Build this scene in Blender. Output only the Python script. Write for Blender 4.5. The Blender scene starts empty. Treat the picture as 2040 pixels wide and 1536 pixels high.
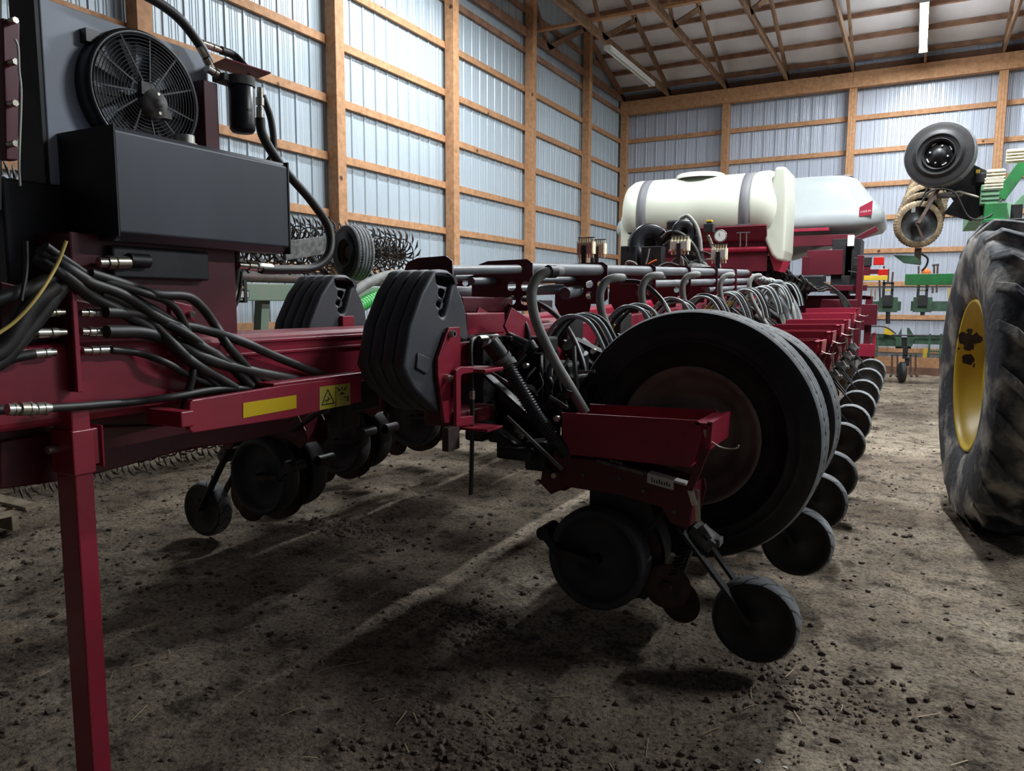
import bpy, math, random
from mathutils import Vector, Matrix, noise
random.seed(7)
V = Vector
pi = math.pi
SC = bpy.context.scene
COL = SC.collection

# ------------------------------------------------------------------ camera
F, PIT, ROL, YAW, CZ = 1476.73, .113235776, .0041887641, .495895685, 1.38
fw = V((-math.sin(YAW)*math.cos(PIT), math.cos(YAW)*math.cos(PIT), -math.sin(PIT)))
_r0 = V((math.cos(YAW), math.sin(YAW), 0)); _u0 = _r0.cross(fw)
rt = _r0*math.cos(ROL)+_u0*math.sin(ROL); up = -_r0*math.sin(ROL)+_u0*math.cos(ROL)
CAM = V((0, 0, CZ))
cd = bpy.data.cameras.new('camera'); cam = bpy.data.objects.new('camera', cd); COL.objects.link(cam)
cam.matrix_world = Matrix(((rt.x, up.x, -fw.x, 0), (rt.y, up.y, -fw.y, 0), (rt.z, up.z, -fw.z, CZ), (0, 0, 0, 1)))
cd.sensor_fit = 'HORIZONTAL'; cd.sensor_width = 36; cd.lens = 36*F/2040; cd.clip_start = .05; cd.clip_end = 200
SC.camera = cam

def W(x, y, ax, c):
    """world point on the plane ax = c seen at photo pixel x, y"""
    d = fw*F+rt*(x-1020)-up*(y-768)
    i = 'xyz'.index(ax)
    return CAM+d*((c-CAM[i])/d[i])

# ------------------------------------------------------------------ world, exposure
wd = bpy.data.worlds.new('world'); SC.world = wd; wd.use_nodes = True
wd.node_tree.nodes['Background'].inputs[0].default_value = (.55, .65, .9, 1)
wd.node_tree.nodes['Background'].inputs[1].default_value = .02
SC.view_settings.view_transform = 'Standard'; SC.view_settings.look = 'None'
SC.view_settings.exposure = 0.86; SC.view_settings.gamma = 1; SC.view_settings.use_curve_mapping = False
LAMP_POWER = 190

# ------------------------------------------------------------------ materials
def mat(name, col, rough=.6, metal=0., col2=None, scale=8., bump=0., bscale=60., detail=4., spec=.5, stretch=None, emit=None, thr=(.4, .6), trans=0., coat=0.):
    m = bpy.data.materials.new(name); m.use_nodes = True
    nt = m.node_tree; b = nt.nodes['Principled BSDF']
    b.inputs['Base Color'].default_value = (*col, 1); b.inputs['Roughness'].default_value = rough
    b.inputs['Metallic'].default_value = metal; b.inputs['Specular IOR Level'].default_value = spec
    b.inputs['Coat Weight'].default_value = coat
    if trans: b.inputs['Subsurface Weight'].default_value = trans; b.inputs['Subsurface Scale'].default_value = .05
    if col2 or bump:
        tc = nt.nodes.new('ShaderNodeTexCoord'); mp = nt.nodes.new('ShaderNodeMapping')
        nt.links.new(tc.outputs['Object'], mp.inputs[0])
        if stretch: mp.inputs['Scale'].default_value = stretch
    if col2:
        n = nt.nodes.new('ShaderNodeTexNoise'); n.inputs['Scale'].default_value = scale; n.inputs['Detail'].default_value = detail
        nt.links.new(mp.outputs[0], n.inputs['Vector'])
        r = nt.nodes.new('ShaderNodeValToRGB'); r.color_ramp.elements[0].position = thr[0]; r.color_ramp.elements[1].position = thr[1]
        r.color_ramp.elements[0].color = (*col, 1); r.color_ramp.elements[1].color = (*col2, 1)
        nt.links.new(n.outputs['Fac'], r.inputs[0]); nt.links.new(r.outputs[0], b.inputs['Base Color'])
    if bump:
        n2 = nt.nodes.new('ShaderNodeTexNoise'); n2.inputs['Scale'].default_value = bscale; n2.inputs['Detail'].default_value = 5
        nt.links.new(mp.outputs[0], n2.inputs['Vector'])
        bp = nt.nodes.new('ShaderNodeBump'); bp.inputs['Strength'].default_value = bump; bp.inputs['Distance'].default_value = .01
        nt.links.new(n2.outputs['Fac'], bp.inputs['Height']); nt.links.new(bp.outputs[0], b.inputs['Normal'])
    if emit:
        b.inputs['Emission Color'].default_value = (*emit[:3], 1); b.inputs['Emission Strength'].default_value = emit[3]
    return m

M = {
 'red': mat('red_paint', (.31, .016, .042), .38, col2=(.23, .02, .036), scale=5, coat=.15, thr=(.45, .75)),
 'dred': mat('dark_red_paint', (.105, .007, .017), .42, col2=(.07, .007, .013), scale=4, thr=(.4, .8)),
 'black': mat('black_paint', (.008, .008, .01), .5, col2=(.02, .019, .019), scale=12),
 'plastic': mat('black_plastic', (.012, .013, .016), .32),
 'iron': mat('painted_cast_iron', (.05, .056, .066), .5, bump=.06, bscale=120, col2=(.06, .064, .075), scale=6),
 'rubber': mat('rubber', (.010, .010, .012), .6, col2=(.02, .019, .019), scale=9),
 'grubber': mat('gauge_wheel_rubber', (.028, .03, .035), .6, col2=(.045, .046, .05), scale=9),
 'tread': mat('worn_tread_rubber', (.22, .235, .24), .8, col2=(.15, .155, .16), scale=20, bump=.1),
 'tiretread': mat('tire_tread_rubber', (.21, .225, .23), .75, col2=(.14, .145, .15), scale=15),
 'rimdirty': mat('dusty_rim', (.27, .205, .17), .7, col2=(.15, .11, .095), scale=5),
 'hose': mat('black_hose', (.012, .012, .013), .5, col2=(.03, .027, .024), scale=14),
 'ghose': mat('grey_air_hose', (.27, .28, .26), .6, col2=(.17, .175, .16), scale=10),
 'gpipe': mat('grey_pipe', (.17, .187, .2), .42, col2=(.13, .14, .15), scale=6),
 'lhose': mat('grey_green_tube', (.36, .42, .42), .4),
 'steel': mat('zinc_fitting', (.62, .62, .58), .3, metal=.9, col2=(.5, .46, .36), scale=30),
 'tanksteel': mat('bare_dark_steel', (.045, .052, .064), .4, metal=.3, col2=(.075, .084, .10), scale=3, stretch=(1, 1, .25), thr=(.3, .75)),
 'sheet': mat('grey_sheet_paint', (.40, .45, .54), .45, col2=(.34, .385, .46), scale=2.5),
 'wood': mat('spruce_lumber', (.52, .28, .14), .75, col2=(.35, .18, .085), scale=3.2, stretch=(5, 5, 5), thr=(.35, .7), bump=.06, bscale=30),
 'wood2': mat('aged_lumber', (.3, .18, .1), .8, col2=(.2, .115, .065), scale=6),
 'wooddark': mat('treated_lumber', (.2, .1, .06), .85, col2=(.13, .07, .045), scale=5),
 'purlin': mat('purlin_lumber', (.33, .18, .11), .8, col2=(.22, .115, .07), scale=5),
 'pallet': mat('weathered_wood', (.33, .27, .19), .9, col2=(.2, .16, .11), scale=12),
 'metalwall': mat('pale_steel_siding', (.42, .49, .54), .42, metal=.15, col2=(.37, .44, .49), scale=.8, stretch=(1, 1, .5), thr=(.3, .8)),
 'metalback': mat('galvanised_siding', (.46, .50, .575), .4, metal=.2, col2=(.40, .44, .52), scale=.9, stretch=(1, 1, .4), thr=(.3, .8)),
 'insul': mat('white_insulation', (.85, .83, .84), .9, col2=(.74, .72, .73), scale=1.3, bump=.6, bscale=2.0),
 'poly': mat('translucent_white_poly', (.52, .54, .455), .42, trans=.2),
 'gtank': mat('light_grey_poly', (.36, .4, .4), .45, col2=(.32, .35, .355), scale=2),
 'strap': mat('grey_strap', (.13, .13, .14), .6),
 'green': mat('green_paint', (.02, .19, .05), .42, col2=(.03, .13, .045), scale=6),
 'pgreen': mat('dusty_pale_green', (.22, .42, .25), .6, col2=(.16, .33, .2), scale=7),
 'ogreen': mat('faded_green_beam', (.19, .27, .2), .6, col2=(.26, .26, .2), scale=5, thr=(.4, .75)),
 'dgreen': mat('dull_green_paint', (.045, .11, .06), .6, col2=(.03, .06, .04), scale=8),
 'yellow': mat('yellow_paint', (.72, .5, .03), .4, col2=(.62, .43, .05), scale=5),
 'amber': mat('yellow_reflector', (.68, .48, .01), .35),
 'label': mat('yellow_label', (.5, .42, .03), .5, col2=(.36, .3, .06), scale=14),
 'print': mat('black_print', (.012, .01, .01), .6),
 'white': mat('white_label', (.6, .6, .56), .5),
 'fixture': mat('white_enamel', (.72, .75, .72), .4),
 'tubeoff': mat('unlit_tube', (.8, .82, .76), .3),
 'tubeon': mat('lit_tube', (1, 1, 1), .3, emit=(.9, .96, 1, 38)),
 'ghosegreen': mat('green_suction_hose', (.08, .55, .12), .35),
 'manifold': mat('cream_plastic', (.8, .75, .56), .5, col2=(.68, .62, .42), scale=25),
 'rust': mat('rusty_steel', (.09, .05, .035), .7, col2=(.05, .035, .03), scale=15),
 'tine': mat('worn_tooth_steel', (.1, .095, .09), .45, metal=.5, col2=(.07, .055, .045), scale=20),
 'coulter': mat('rust_tan_coulter', (.3, .22, .12), .6, metal=.3, col2=(.16, .12, .08), scale=20),
 'lampred': mat('red_lens', (.5, .02, .015), .25), 'orange': mat('orange_lens', (.8, .15, .02), .3),
 'yhose': mat('yellow_hose', (.6, .45, .12), .5), 'cream': mat('cream_tape', (.5, .38, .12), .6),
 'dusty': mat('dusty_panel', (.16, .155, .15), .7, col2=(.07, .07, .065), scale=25),
 'glass': mat('gauge_face', (.7, .72, .7), .2),
 'concrete': mat('dusty_tire', (.17, .16, .135), .9, col2=(.1, .095, .085), scale=9),
 'muddy': mat('muddy_tire_rubber', (.04, .044, .052), .72, col2=(.36, .34, .3), scale=5, bump=.7, bscale=22, thr=(.5, .68)),
 'straw': mat('straw', (.42, .33, .2), .8),
 'clod': mat('dirt_clod', (.1, .076, .057), .95, col2=(.17, .13, .1), scale=15),
 'chip': mat('pale_chip', (.5, .5, .47), .8),
}
def knots(m):
    nt = m.node_tree; b = nt.nodes['Principled BSDF']; L = nt.links.new
    src = b.inputs['Base Color'].links[0].from_socket
    tc = nt.nodes.new('ShaderNodeTexCoord'); v = nt.nodes.new('ShaderNodeTexVoronoi'); v.inputs['Scale'].default_value = 2.6
    L(tc.outputs['Object'], v.inputs['Vector']); n = nt.nodes.new('ShaderNodeTexNoise'); n.inputs['Scale'].default_value = 30; L(tc.outputs['Object'], n.inputs['Vector'])
    a = nt.nodes.new('ShaderNodeMath'); a.operation = 'MULTIPLY_ADD'; a.inputs[1].default_value = .06; L(n.outputs['Fac'], a.inputs[0]); L(v.outputs['Distance'], a.inputs[2])
    r = nt.nodes.new('ShaderNodeValToRGB'); r.color_ramp.elements[0].position = .085; r.color_ramp.elements[1].position = .125
    L(a.outputs[0], r.inputs[0]); x = nt.nodes.new('ShaderNodeMix'); x.data_type = 'RGBA'; x.inputs[6].default_value = (.07, .03, .015, 1)
    L(r.outputs[0], x.inputs[0]); L(src, x.inputs[7]); L(x.outputs[2], b.inputs['Base Color'])
knots(M['wood'])
def floor_mat():
    m = bpy.data.materials.new('dirt_floor'); m.use_nodes = True
    nt = m.node_tree; b = nt.nodes['Principled BSDF']; L = nt.links.new
    b.inputs['Roughness'].default_value = .95; b.inputs['Specular IOR Level'].default_value = .15
    tc = nt.nodes.new('ShaderNodeTexCoord')
    def nz(s, d=6, r=.6):
        n = nt.nodes.new('ShaderNodeTexNoise'); n.inputs['Scale'].default_value = s; n.inputs['Detail'].default_value = d
        n.inputs['Roughness'].default_value = r; L(tc.outputs['Object'], n.inputs['Vector']); return n
    def ramp(src, *st):
        r = nt.nodes.new('ShaderNodeValToRGB')
        e = r.color_ramp.elements
        while len(e) < len(st): e.new(.5)
        for i, (p, c) in enumerate(st): e[i].position = p; e[i].color = (*c, 1)
        L(src, r.inputs[0]); return r
    big = nz(.8, 6, .65); mid = nz(6, 8, .7); fine = nz(55, 6, .7)
    r1 = ramp(big.outputs['Fac'], (.36, (.16, .126, .098)), (.5, (.29, .24, .185)), (.66, (.43, .37, .29)))
    r2 = ramp(mid.outputs['Fac'], (.36, (.3, .29, .28)), (.48, (.9, .9, .9)), (.7, (1.15, 1.12, 1.05)))
    r3 = ramp(fine.outputs['Fac'], (.33, (.22, .2, .18)), (.48, (.95, .95, .95)), (.72, (1.6, 1.57, 1.5)))
    def mul(a, c):
        x = nt.nodes.new('ShaderNodeMix'); x.data_type = 'RGBA'; x.blend_type = 'MULTIPLY'; x.inputs[0].default_value = 1
        L(a, x.inputs[6]); L(c, x.inputs[7]); return x.outputs[2]
    L(mul(mul(r1.outputs[0], r2.outputs[0]), r3.outputs[0]), b.inputs['Base Color'])
    add = nt.nodes.new('ShaderNodeMath'); add.operation = 'MULTIPLY_ADD'; add.inputs[1].default_value = .35
    L(fine.outputs['Fac'], add.inputs[0]); L(mid.outputs['Fac'], add.inputs[2])
    bp = nt.nodes.new('ShaderNodeBump'); bp.inputs['Strength'].default_value = 1; bp.inputs['Distance'].default_value = .045
    L(add.outputs[0], bp.inputs['Height']); L(bp.outputs[0], b.inputs['Normal'])
    return m
M['floor'] = floor_mat()

# ------------------------------------------------------------------ mesh builder
class MB:
    def __init__(s, tf=None, flip=False): s.v = []; s.f = []; s.sm = []; s.tf = tf; s.flip = flip
    def add(s, vs, fs, smooth=False):
        k = len(s.v); s.v += [tuple(s.tf(V(p))) if s.tf else tuple(p) for p in vs]
        for f in fs: s.f.append([k+i for i in (reversed(f) if s.flip else f)]); s.sm.append(smooth)
        return s
    def hexa(s, P):
        return s.add(P, [(0, 3, 2, 1), (4, 5, 6, 7), (0, 1, 5, 4), (1, 2, 6, 5), (2, 3, 7, 6), (3, 0, 4, 7)])
    def box(s, x0, x1, y0, y1, z0, z1):
        return s.hexa([(x0, y0, z0), (x1, y0, z0), (x1, y1, z0), (x0, y1, z0), (x0, y0, z1), (x1, y0, z1), (x1, y1, z1), (x0, y1, z1)])
    def bar(s, p0, p1, w, h, upv=(0, 0, 1)):
        p0, p1 = V(p0), V(p1); d = (p1-p0).normalized(); a = d.cross(V(upv))
        if a.length < 1e-4: a = d.cross(V((1, 0, 0)))
        a.normalize(); b = a.cross(d).normalized(); a *= w/2; b *= h/2
        return s.hexa([p0-a-b, p0+a-b, p1+a-b, p1-a-b, p0-a+b, p0+a+b, p1+a+b, p1-a+b])
    def tube(s, pts, r, n=8, caps=True):
        pts = [V(p) for p in pts]; m = len(pts); rr = r if isinstance(r, (list, tuple)) else [r]*m
        t = [(pts[min(i+1, m-1)]-pts[max(i-1, 0)]).normalized() for i in range(m)]
        a = t[0].orthogonal().normalized(); vs = []
        for i in range(m):
            a = (a-t[i]*a.dot(t[i])).normalized(); b = t[i].cross(a)
            for k in range(n):
                q = 2*pi*k/n; vs.append(pts[i]+(a*math.cos(q)+b*math.sin(q))*rr[i])
        fs = [(i*n+k, i*n+(k+1) % n, (i+1)*n+(k+1) % n, (i+1)*n+k) for i in range(m-1) for k in range(n)]
        s.add(vs, fs, True)
        if caps: s.add(vs[:n], [tuple(reversed(range(n)))]); s.add(vs[-n:], [tuple(range(n))])
        return s
    def cyl(s, p0, p1, r, n=20): return s.tube([p0, p1], r, n)
    def lathe(s, prof, c, axis, n=40, mod=None, smooth=True):
        c = V(c); ax = V(axis).normalized(); a = ax.orthogonal().normalized()
        if abs(ax.y) > .9: a = V((0, 0, 1))
        b = ax.cross(a); vs = []
        for j, (r, t) in enumerate(prof):
            for k in range(n):
                q = 2*pi*k/n; R = r+(mod(j, q, r, t) if mod else 0)
                vs.append(c+ax*t+(a*math.cos(q)+b*math.sin(q))*R)
        fs = [(j*n+k, j*n+(k+1) % n, (j+1)*n+(k+1) % n, (j+1)*n+k) for j in range(len(prof)-1) for k in range(n)]
        return s.add(vs, fs, smooth)
    def prism(s, poly, ax, c0, c1):
        """poly of world points' two other coordinates; extruded along ax from c0 to c1"""
        def mk(a, b, c): return {'x': (c, a, b), 'y': (a, c, b), 'z': (a, b, c)}[ax]
        n = len(poly); vs = [mk(a, b, c0) for a, b in poly]+[mk(a, b, c1) for a, b in poly]
        s.add(vs, [tuple(range(n)), tuple(range(2*n-1, n-1, -1))]+[(k, k+n, (k+1) % n+n, (k+1) % n) for k in range(n)])
        return s
    def build(s, name, m, parent=None, bevel=0, seg=2):
        me = bpy.data.meshes.new(name); me.from_pydata(s.v, [], s.f); me.polygons.foreach_set('use_smooth', s.sm)
        me.materials.append(M[m] if isinstance(m, str) else m); me.update()
        o = bpy.data.objects.new(name, me); COL.objects.link(o); par(o, parent)
        if bevel:
            b = o.modifiers.new('bevel', 'BEVEL'); b.width = bevel; b.segments = seg; b.limit_method = 'ANGLE'; b.angle_limit = .6
        return o
def splitbuild(s, name, m, parent=None, bevel=0):
    """one object for every piece of the builder that touches no other piece"""
    n = len(s.v); p = list(range(n))
    def fd(a):
        while p[a] != a: p[a] = p[p[a]]; a = p[a]
        return a
    for f in s.f:
        for a in f[1:]: p[fd(a)] = fd(f[0])
    comp = {}
    for i in range(n): comp.setdefault(fd(i), []).append(i)
    bb = [[[min(s.v[i][k] for i in c)-.0015 for k in range(3)], [max(s.v[i][k] for i in c)+.0015 for k in range(3)], set(c)] for c in comp.values()]
    go = True
    while go:
        go = False
        for i in range(len(bb)):
            for j in range(i+1, len(bb)):
                if all(bb[i][0][k] <= bb[j][1][k] and bb[j][0][k] <= bb[i][1][k] for k in range(3)):
                    bb[i] = [[min(a, c) for a, c in zip(bb[i][0], bb[j][0])], [max(a, c) for a, c in zip(bb[i][1], bb[j][1])], bb[i][2] | bb[j][2]]; bb.pop(j); go = True; break
            if go: break
    out = []
    for _, _, ids in bb:
        ids = sorted(ids); mp = {i: k for k, i in enumerate(ids)}; q = MB(); q.v = [s.v[i] for i in ids]
        for f, sm in zip(s.f, s.sm):
            if f[0] in mp: q.f.append([mp[i] for i in f]); q.sm.append(sm)
        out.append(q.build(name, m, parent, bevel))
    return out
MB.split = splitbuild
ORIG = {}
def par(o, p):
    if p is None: return
    o.parent = p
    if p.name in ORIG: o.matrix_parent_inverse = Matrix.Translation(-ORIG[p.name])
def thing(name, loc, label, cat, group=None):
    o = bpy.data.objects.new(name, None); COL.objects.link(o); o.location = loc; ORIG[o.name] = V(loc)
    o.empty_display_size = .1; tag(o, label, cat, group); return o
def tag(o, label, cat, group=None, kind=None):
    o['label'] = label; o['category'] = cat
    if group: o['group'] = group
    if kind: o['kind'] = kind
    return o
def st(o): o['kind'] = 'structure'; return o
def smoothpath(pts, k=6):
    pts = [V(p) for p in pts]
    if len(pts) < 3: return pts
    P = [pts[0]*2-pts[1]]+pts+[pts[-1]*2-pts[-2]]; out = []
    for i in range(1, len(P)-2):
        for j in range(k):
            t = j/k; a, b, c, d = P[i-1:i+3]
            out.append(.5*((2*b)+(c-a)*t+(2*a-5*b+4*c-d)*t*t+(3*b-a-3*c+d)*t**3))
    return out+[pts[-1]]
def hose(name, pts, r, m, parent, n=8, k=6, tf=None):
    return MB(tf).tube(smoothpath(pts, k), r, n).build(name, m, parent)
def HX(name, px, r, m, parent, n=8, k=6):
    """hose through photo points, each with its own distance: (x, y, axis, c)"""
    return hose(name, [W(*p) for p in px], r, m, parent, n, k)
def ribbed(name, pts, r, m, parent, pitch=.012, dr=.004, n=14):
    p = smoothpath(pts, 24); out = []; rr = []; acc = 0; last = p[0]
    L = [0]
    for a, b in zip(p, p[1:]): L.append(L[-1]+(b-a).length)
    N = int(L[-1]/pitch*4); j = 0
    for i in range(N+1):
        s = L[-1]*i/N
        while j < len(L)-2 and L[j+1] < s: j += 1
        out.append(p[j].lerp(p[j+1], (s-L[j])/max(1e-9, L[j+1]-L[j]))); rr.append(r+(dr if i % 4 in (1, 2) else 0))
    return MB().tube(out, rr, n).build(name, m, parent)
def plate(name, outer, holes, th, frame, m, parent, bevel=0., res=6):
    """flat plate with holes: outer / holes in local 2D, frame = (origin, u, v)"""
    cu = bpy.data.curves.new(name, 'CURVE'); cu.dimensions = '2D'; cu.fill_mode = 'BOTH'; cu.extrude = max(th/2-bevel, 0.0005); cu.bevel_depth = bevel; cu.bevel_resolution = 2; cu.offset = -bevel
    for lp in [outer]+holes:
        sp = cu.splines.new('POLY'); sp.points.add(len(lp)-1); sp.use_cyclic_u = True
        for i, (a, b) in enumerate(lp): sp.points[i].co = (a, b, 0, 1)
    t = bpy.data.objects.new('tmp', cu); COL.objects.link(t)
    me = bpy.data.meshes.new_from_object(t); bpy.data.objects.remove(t); me.name = name
    o0, u, v = V(frame[0]), V(frame[1]).normalized(), V(frame[2]).normalized(); w = u.cross(v)
    me.transform(Matrix(((u.x, v.x, w.x, o0.x), (u.y, v.y, w.y, o0.y), (u.z, v.z, w.z, o0.z), (0, 0, 0, 1))))
    me.materials.clear(); me.materials.append(M[m])
    o = bpy.data.objects.new(name, me); COL.objects.link(o); par(o, parent); return o
def circ(cx, cy, r, n=16): return [(cx+r*math.cos(2*pi*i/n), cy+r*math.sin(2*pi*i/n)) for i in range(n)]
def rrect(x0, x1, y0, y1, r, n=5):
    o = []
    for cx, cy, a in ((x1-r, y1-r, 0), (x0+r, y1-r, 90), (x0+r, y0+r, 180), (x1-r, y0+r, 270)):
        for i in range(n+1): q = math.radians(a+90*i/n); o.append((cx+r*math.cos(q), cy+r*math.sin(q)))
    return o
def bolt(mb, p, d, r=.01, h=.008): p = V(p); d = V(d).normalized(); mb.tube([p, p+d*h], r, 6)
def text(name, s, size, frame, m, parent, th=.0006):
    cu = bpy.data.curves.new(name, 'FONT'); cu.body = s; cu.size = size; cu.extrude = th; cu.align_x = 'CENTER'; cu.align_y = 'CENTER'
    t = bpy.data.objects.new('tmp', cu); COL.objects.link(t); me = bpy.data.meshes.new_from_object(t); bpy.data.objects.remove(t)
    o0, u, v = V(frame[0]), V(frame[1]).normalized(), V(frame[2]).normalized(); w = u.cross(v)
    me.transform(Matrix(((u.x, v.x, w.x, o0.x), (u.y, v.y, w.y, o0.y), (u.z, v.z, w.z, o0.z), (0, 0, 0, 1))))
    me.materials.clear(); me.materials.append(M[m]); me.name = name
    o = bpy.data.objects.new(name, me); COL.objects.link(o); par(o, parent); return o

# ================================================================== the building
XL, YB = -5.983, 16.21              # inner faces of the girts
NEARY, RX = -4.0, 9.5
SLOPE = .345; EZ = 5.91             # roof underside at the back wall
def roofz(y): return EZ+SLOPE*(YB+.1-y)
def fl(x, y):
    return .035*noise.noise(V((x*.55, y*.55, 3)))+.022*noise.noise(V((x*2.1, y*2.1, 9)))+.011*noise.noise(V((x*6, y*6, 1)))+.007*noise.noise(V((x*17, y*17, 5)))
mb = MB()
xs = [XL-.3+i*.045 for i in range(int((6.5-XL+.3)/.045)+1)]; ys = [-.4+i*.045 for i in range(int((YB+.5+.4)/.045)+1)]
nx, ny = len(xs), len(ys)
mb.add([(x, y, fl(x, y)) for y in ys for x in xs], [(j*nx+i, j*nx+i+1, (j+1)*nx+i+1, (j+1)*nx+i) for j in range(ny-1) for i in range(nx-1)], True)
st(mb.build('floor', 'floor'))
st(MB().box(6.45, RX+.5, NEARY, YB+.4, -.2, -.005).box(XL-.3, 6.5, NEARY, -.35, -.2, -.005).build('floor', 'floor'))

def ribprofile(t, period=.2286):
    u = (t % period)
    if u < .016: return 0
    if u < .026: return (u-.016)/.01*.014
    if u < .044: return .014
    if u < .054: return (.054-u)/.01*.014
    for c in (.092, .118, .160, .186):
        if abs(u-c) < .007: return .0035*(1-abs(u-c)/.007)
    return 0
def siding(name, a0, a1, plane, c, outward, top, m):
    pts = []; base = [0, .016, .026, .044, .054, .085, .092, .099, .111, .118, .125, .153, .160, .167, .179, .186, .193]
    k = math.floor(a0/.2286)
    while k*.2286 < a1:
        for b in base:
            t = k*.2286+b
            if a0 <= t <= a1: pts.append(t)
        k += 1
    vs = []
    for t in pts:
        d = c+outward*.02-outward*ribprofile(t)
        for z in (.02, 2.6, top(t)): vs.append((d, t, z) if plane == 'x' else (t, d, z))
    n = len(pts); fs = []
    for i in range(n-1):
        for j in range(2): fs.append((i*3+j, i*3+j+1, (i+1)*3+j+1, (i+1)*3+j))
    return st(MB().add(vs, fs, False).build(name, m))
siding('wall_left', NEARY, YB+.05, 'x', XL-.038, -1, lambda y: roofz(y)-.02, 'metalwall')
siding('wall_back', XL-.05, RX, 'y', YB+.038, 1, lambda x: 5.98, 'metalback')
# plain end walls of the hall behind and beside the camera
st(MB().box(RX, RX+.05, NEARY, YB+.1, 0, 5.7).build('wall_right', 'metalback'))

T = [0]
def trim(mb, m, bevel=0):
    T[0] += 1; return st(mb.build('trim_%d' % T[0], m, None, bevel))
rows = [2.425+.637*k for k in range(-3, 5)]
for z in rows:
    trim(MB().box(XL-.038, XL, NEARY, YB, z-.09, z), 'wood', .003)
    trim(MB().box(XL, RX, YB, YB+.038, z-.09, z), 'wood', .003)
for z in (5.6+.0, 6.25, 6.9, 7.5, 8.1): # gable girts
    ymax = YB-(z-EZ)/SLOPE if z > EZ else YB
    trim(MB().box(XL-.038, XL, NEARY, ymax, z-.09, z), 'purlin')
# skirt boards
trim(MB().box(XL, RX, YB-.0, YB+.038, .12, .335), 'wood', .003); trim(MB().box(XL, RX, YB-.045, YB, -.05, .15), 'wooddark', .003)
trim(MB().box(XL-.038, XL, NEARY, YB, -.05, .335), 'wooddark', .003)
# posts
PYR = [14.06, 11.62, 9.19, 6.78, 4.35, 1.92, -.5, -2.9]
for y in PYR: trim(MB().box(XL, XL+.145, y-.145, y, -.05, roofz(y)-.1), 'wood', .004)
PXB = [-3.69, -1.29, 1.135, 3.55, 5.95, 8.35]
for x in PXB:
    b = MB()
    for k in range(3): b.box(x-.068+k*.046, x-.024+k*.046, YB-.145, YB, -.05, 5.46)
    trim(b, 'wood', .003)
trim(MB().box(XL, XL+.145, YB-.145, YB, -.05, 5.46), 'wood', .003)
# header: two lengths of 2x12
trim(MB().box(XL, -1.3, YB-.19, YB-.04, 5.46, 5.745), 'wood', .004); trim(MB().box(-1.296, RX, YB-.19, YB-.04, 5.46, 5.745), 'wood', .004)
trim(MB().box(XL, RX, YB-.02, YB+.03, 5.745, 5.9), 'wooddark')  # dark strip added over the siding to stand for the shaded eave gap
# roof deck (insulation blanket) and purlins
b = MB()
nxx, nyy = 60, 60; vs = []
for j in range(nyy+1):
    y = YB+.1+(NEARY-YB-.1)*j/nyy
    for i in range(nxx+1):
        x = XL-.1+(RX-XL+.2)*i/nxx
        vs.append((x, y, roofz(y)+.10-.03*abs(math.sin(x*pi/1.22))-.02*noise.noise(V((x*1.5, y*1.5, 0)))))
b.add(vs, [(j*(nxx+1)+i, j*(nxx+1)+i+1, (j+1)*(nxx+1)+i+1, (j+1)*(nxx+1)+i) for j in range(nyy) for i in range(nxx)], True)
st(b.build('ceiling', 'insul'))
y = YB-.15; ca = math.atan(SLOPE)
while y > NEARY:
    trim(MB().bar((XL, y, roofz(y)+.0), (RX, y, roofz(y)+.0), .038, .089, (0, math.sin(ca)*1, math.cos(ca))), 'purlin'); y -= .575
# trusses, 1.2 m apart, from the back wall towards the camera
CHZ = 5.75
def truss(x, m):
    b = MB(); w = .04; tz = lambda y: roofz(y)-.05-.07
    b.bar((x, YB+.02, CHZ+.07), (x, NEARY, CHZ+.07), w, .14)
    b.bar((x, YB+.1, tz(YB+.1)), (x, NEARY, tz(NEARY)), w, .14)
    nodes = [(YB-.05, 'b'), (13.9, 't'), (12.3, 'b'), (10.4, 't'), (8.3, 'b'), (6.2, 't'), (4.0, 'b'), (1.8, 't'), (-.4, 'b'), (-2.6, 't')]
    for (y0, s0), (y1, s1) in zip(nodes[1:], nodes[2:]):
        z0 = CHZ+.07 if s0 == 'b' else tz(y0); z1 = CHZ+.07 if s1 == 'b' else tz(y1)
        b.bar((x, y0, z0), (x, y1, z1), w, .09)
    return trim(b, m, 0)
for k in range(-1, 12):
    x = -4.916+1.203*k
    if k == -1: x = XL+.03
    truss(x, 'wood2' if k != -1 else 'purlin')
trim(MB().bar((XL, 11.75, 5.93), (RX, 11.75, 5.93), .09, .04).bar((XL, 12.75, 6.95), (XL+1.0, 11.8, 5.95), .09, .038), 'wood')

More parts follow.
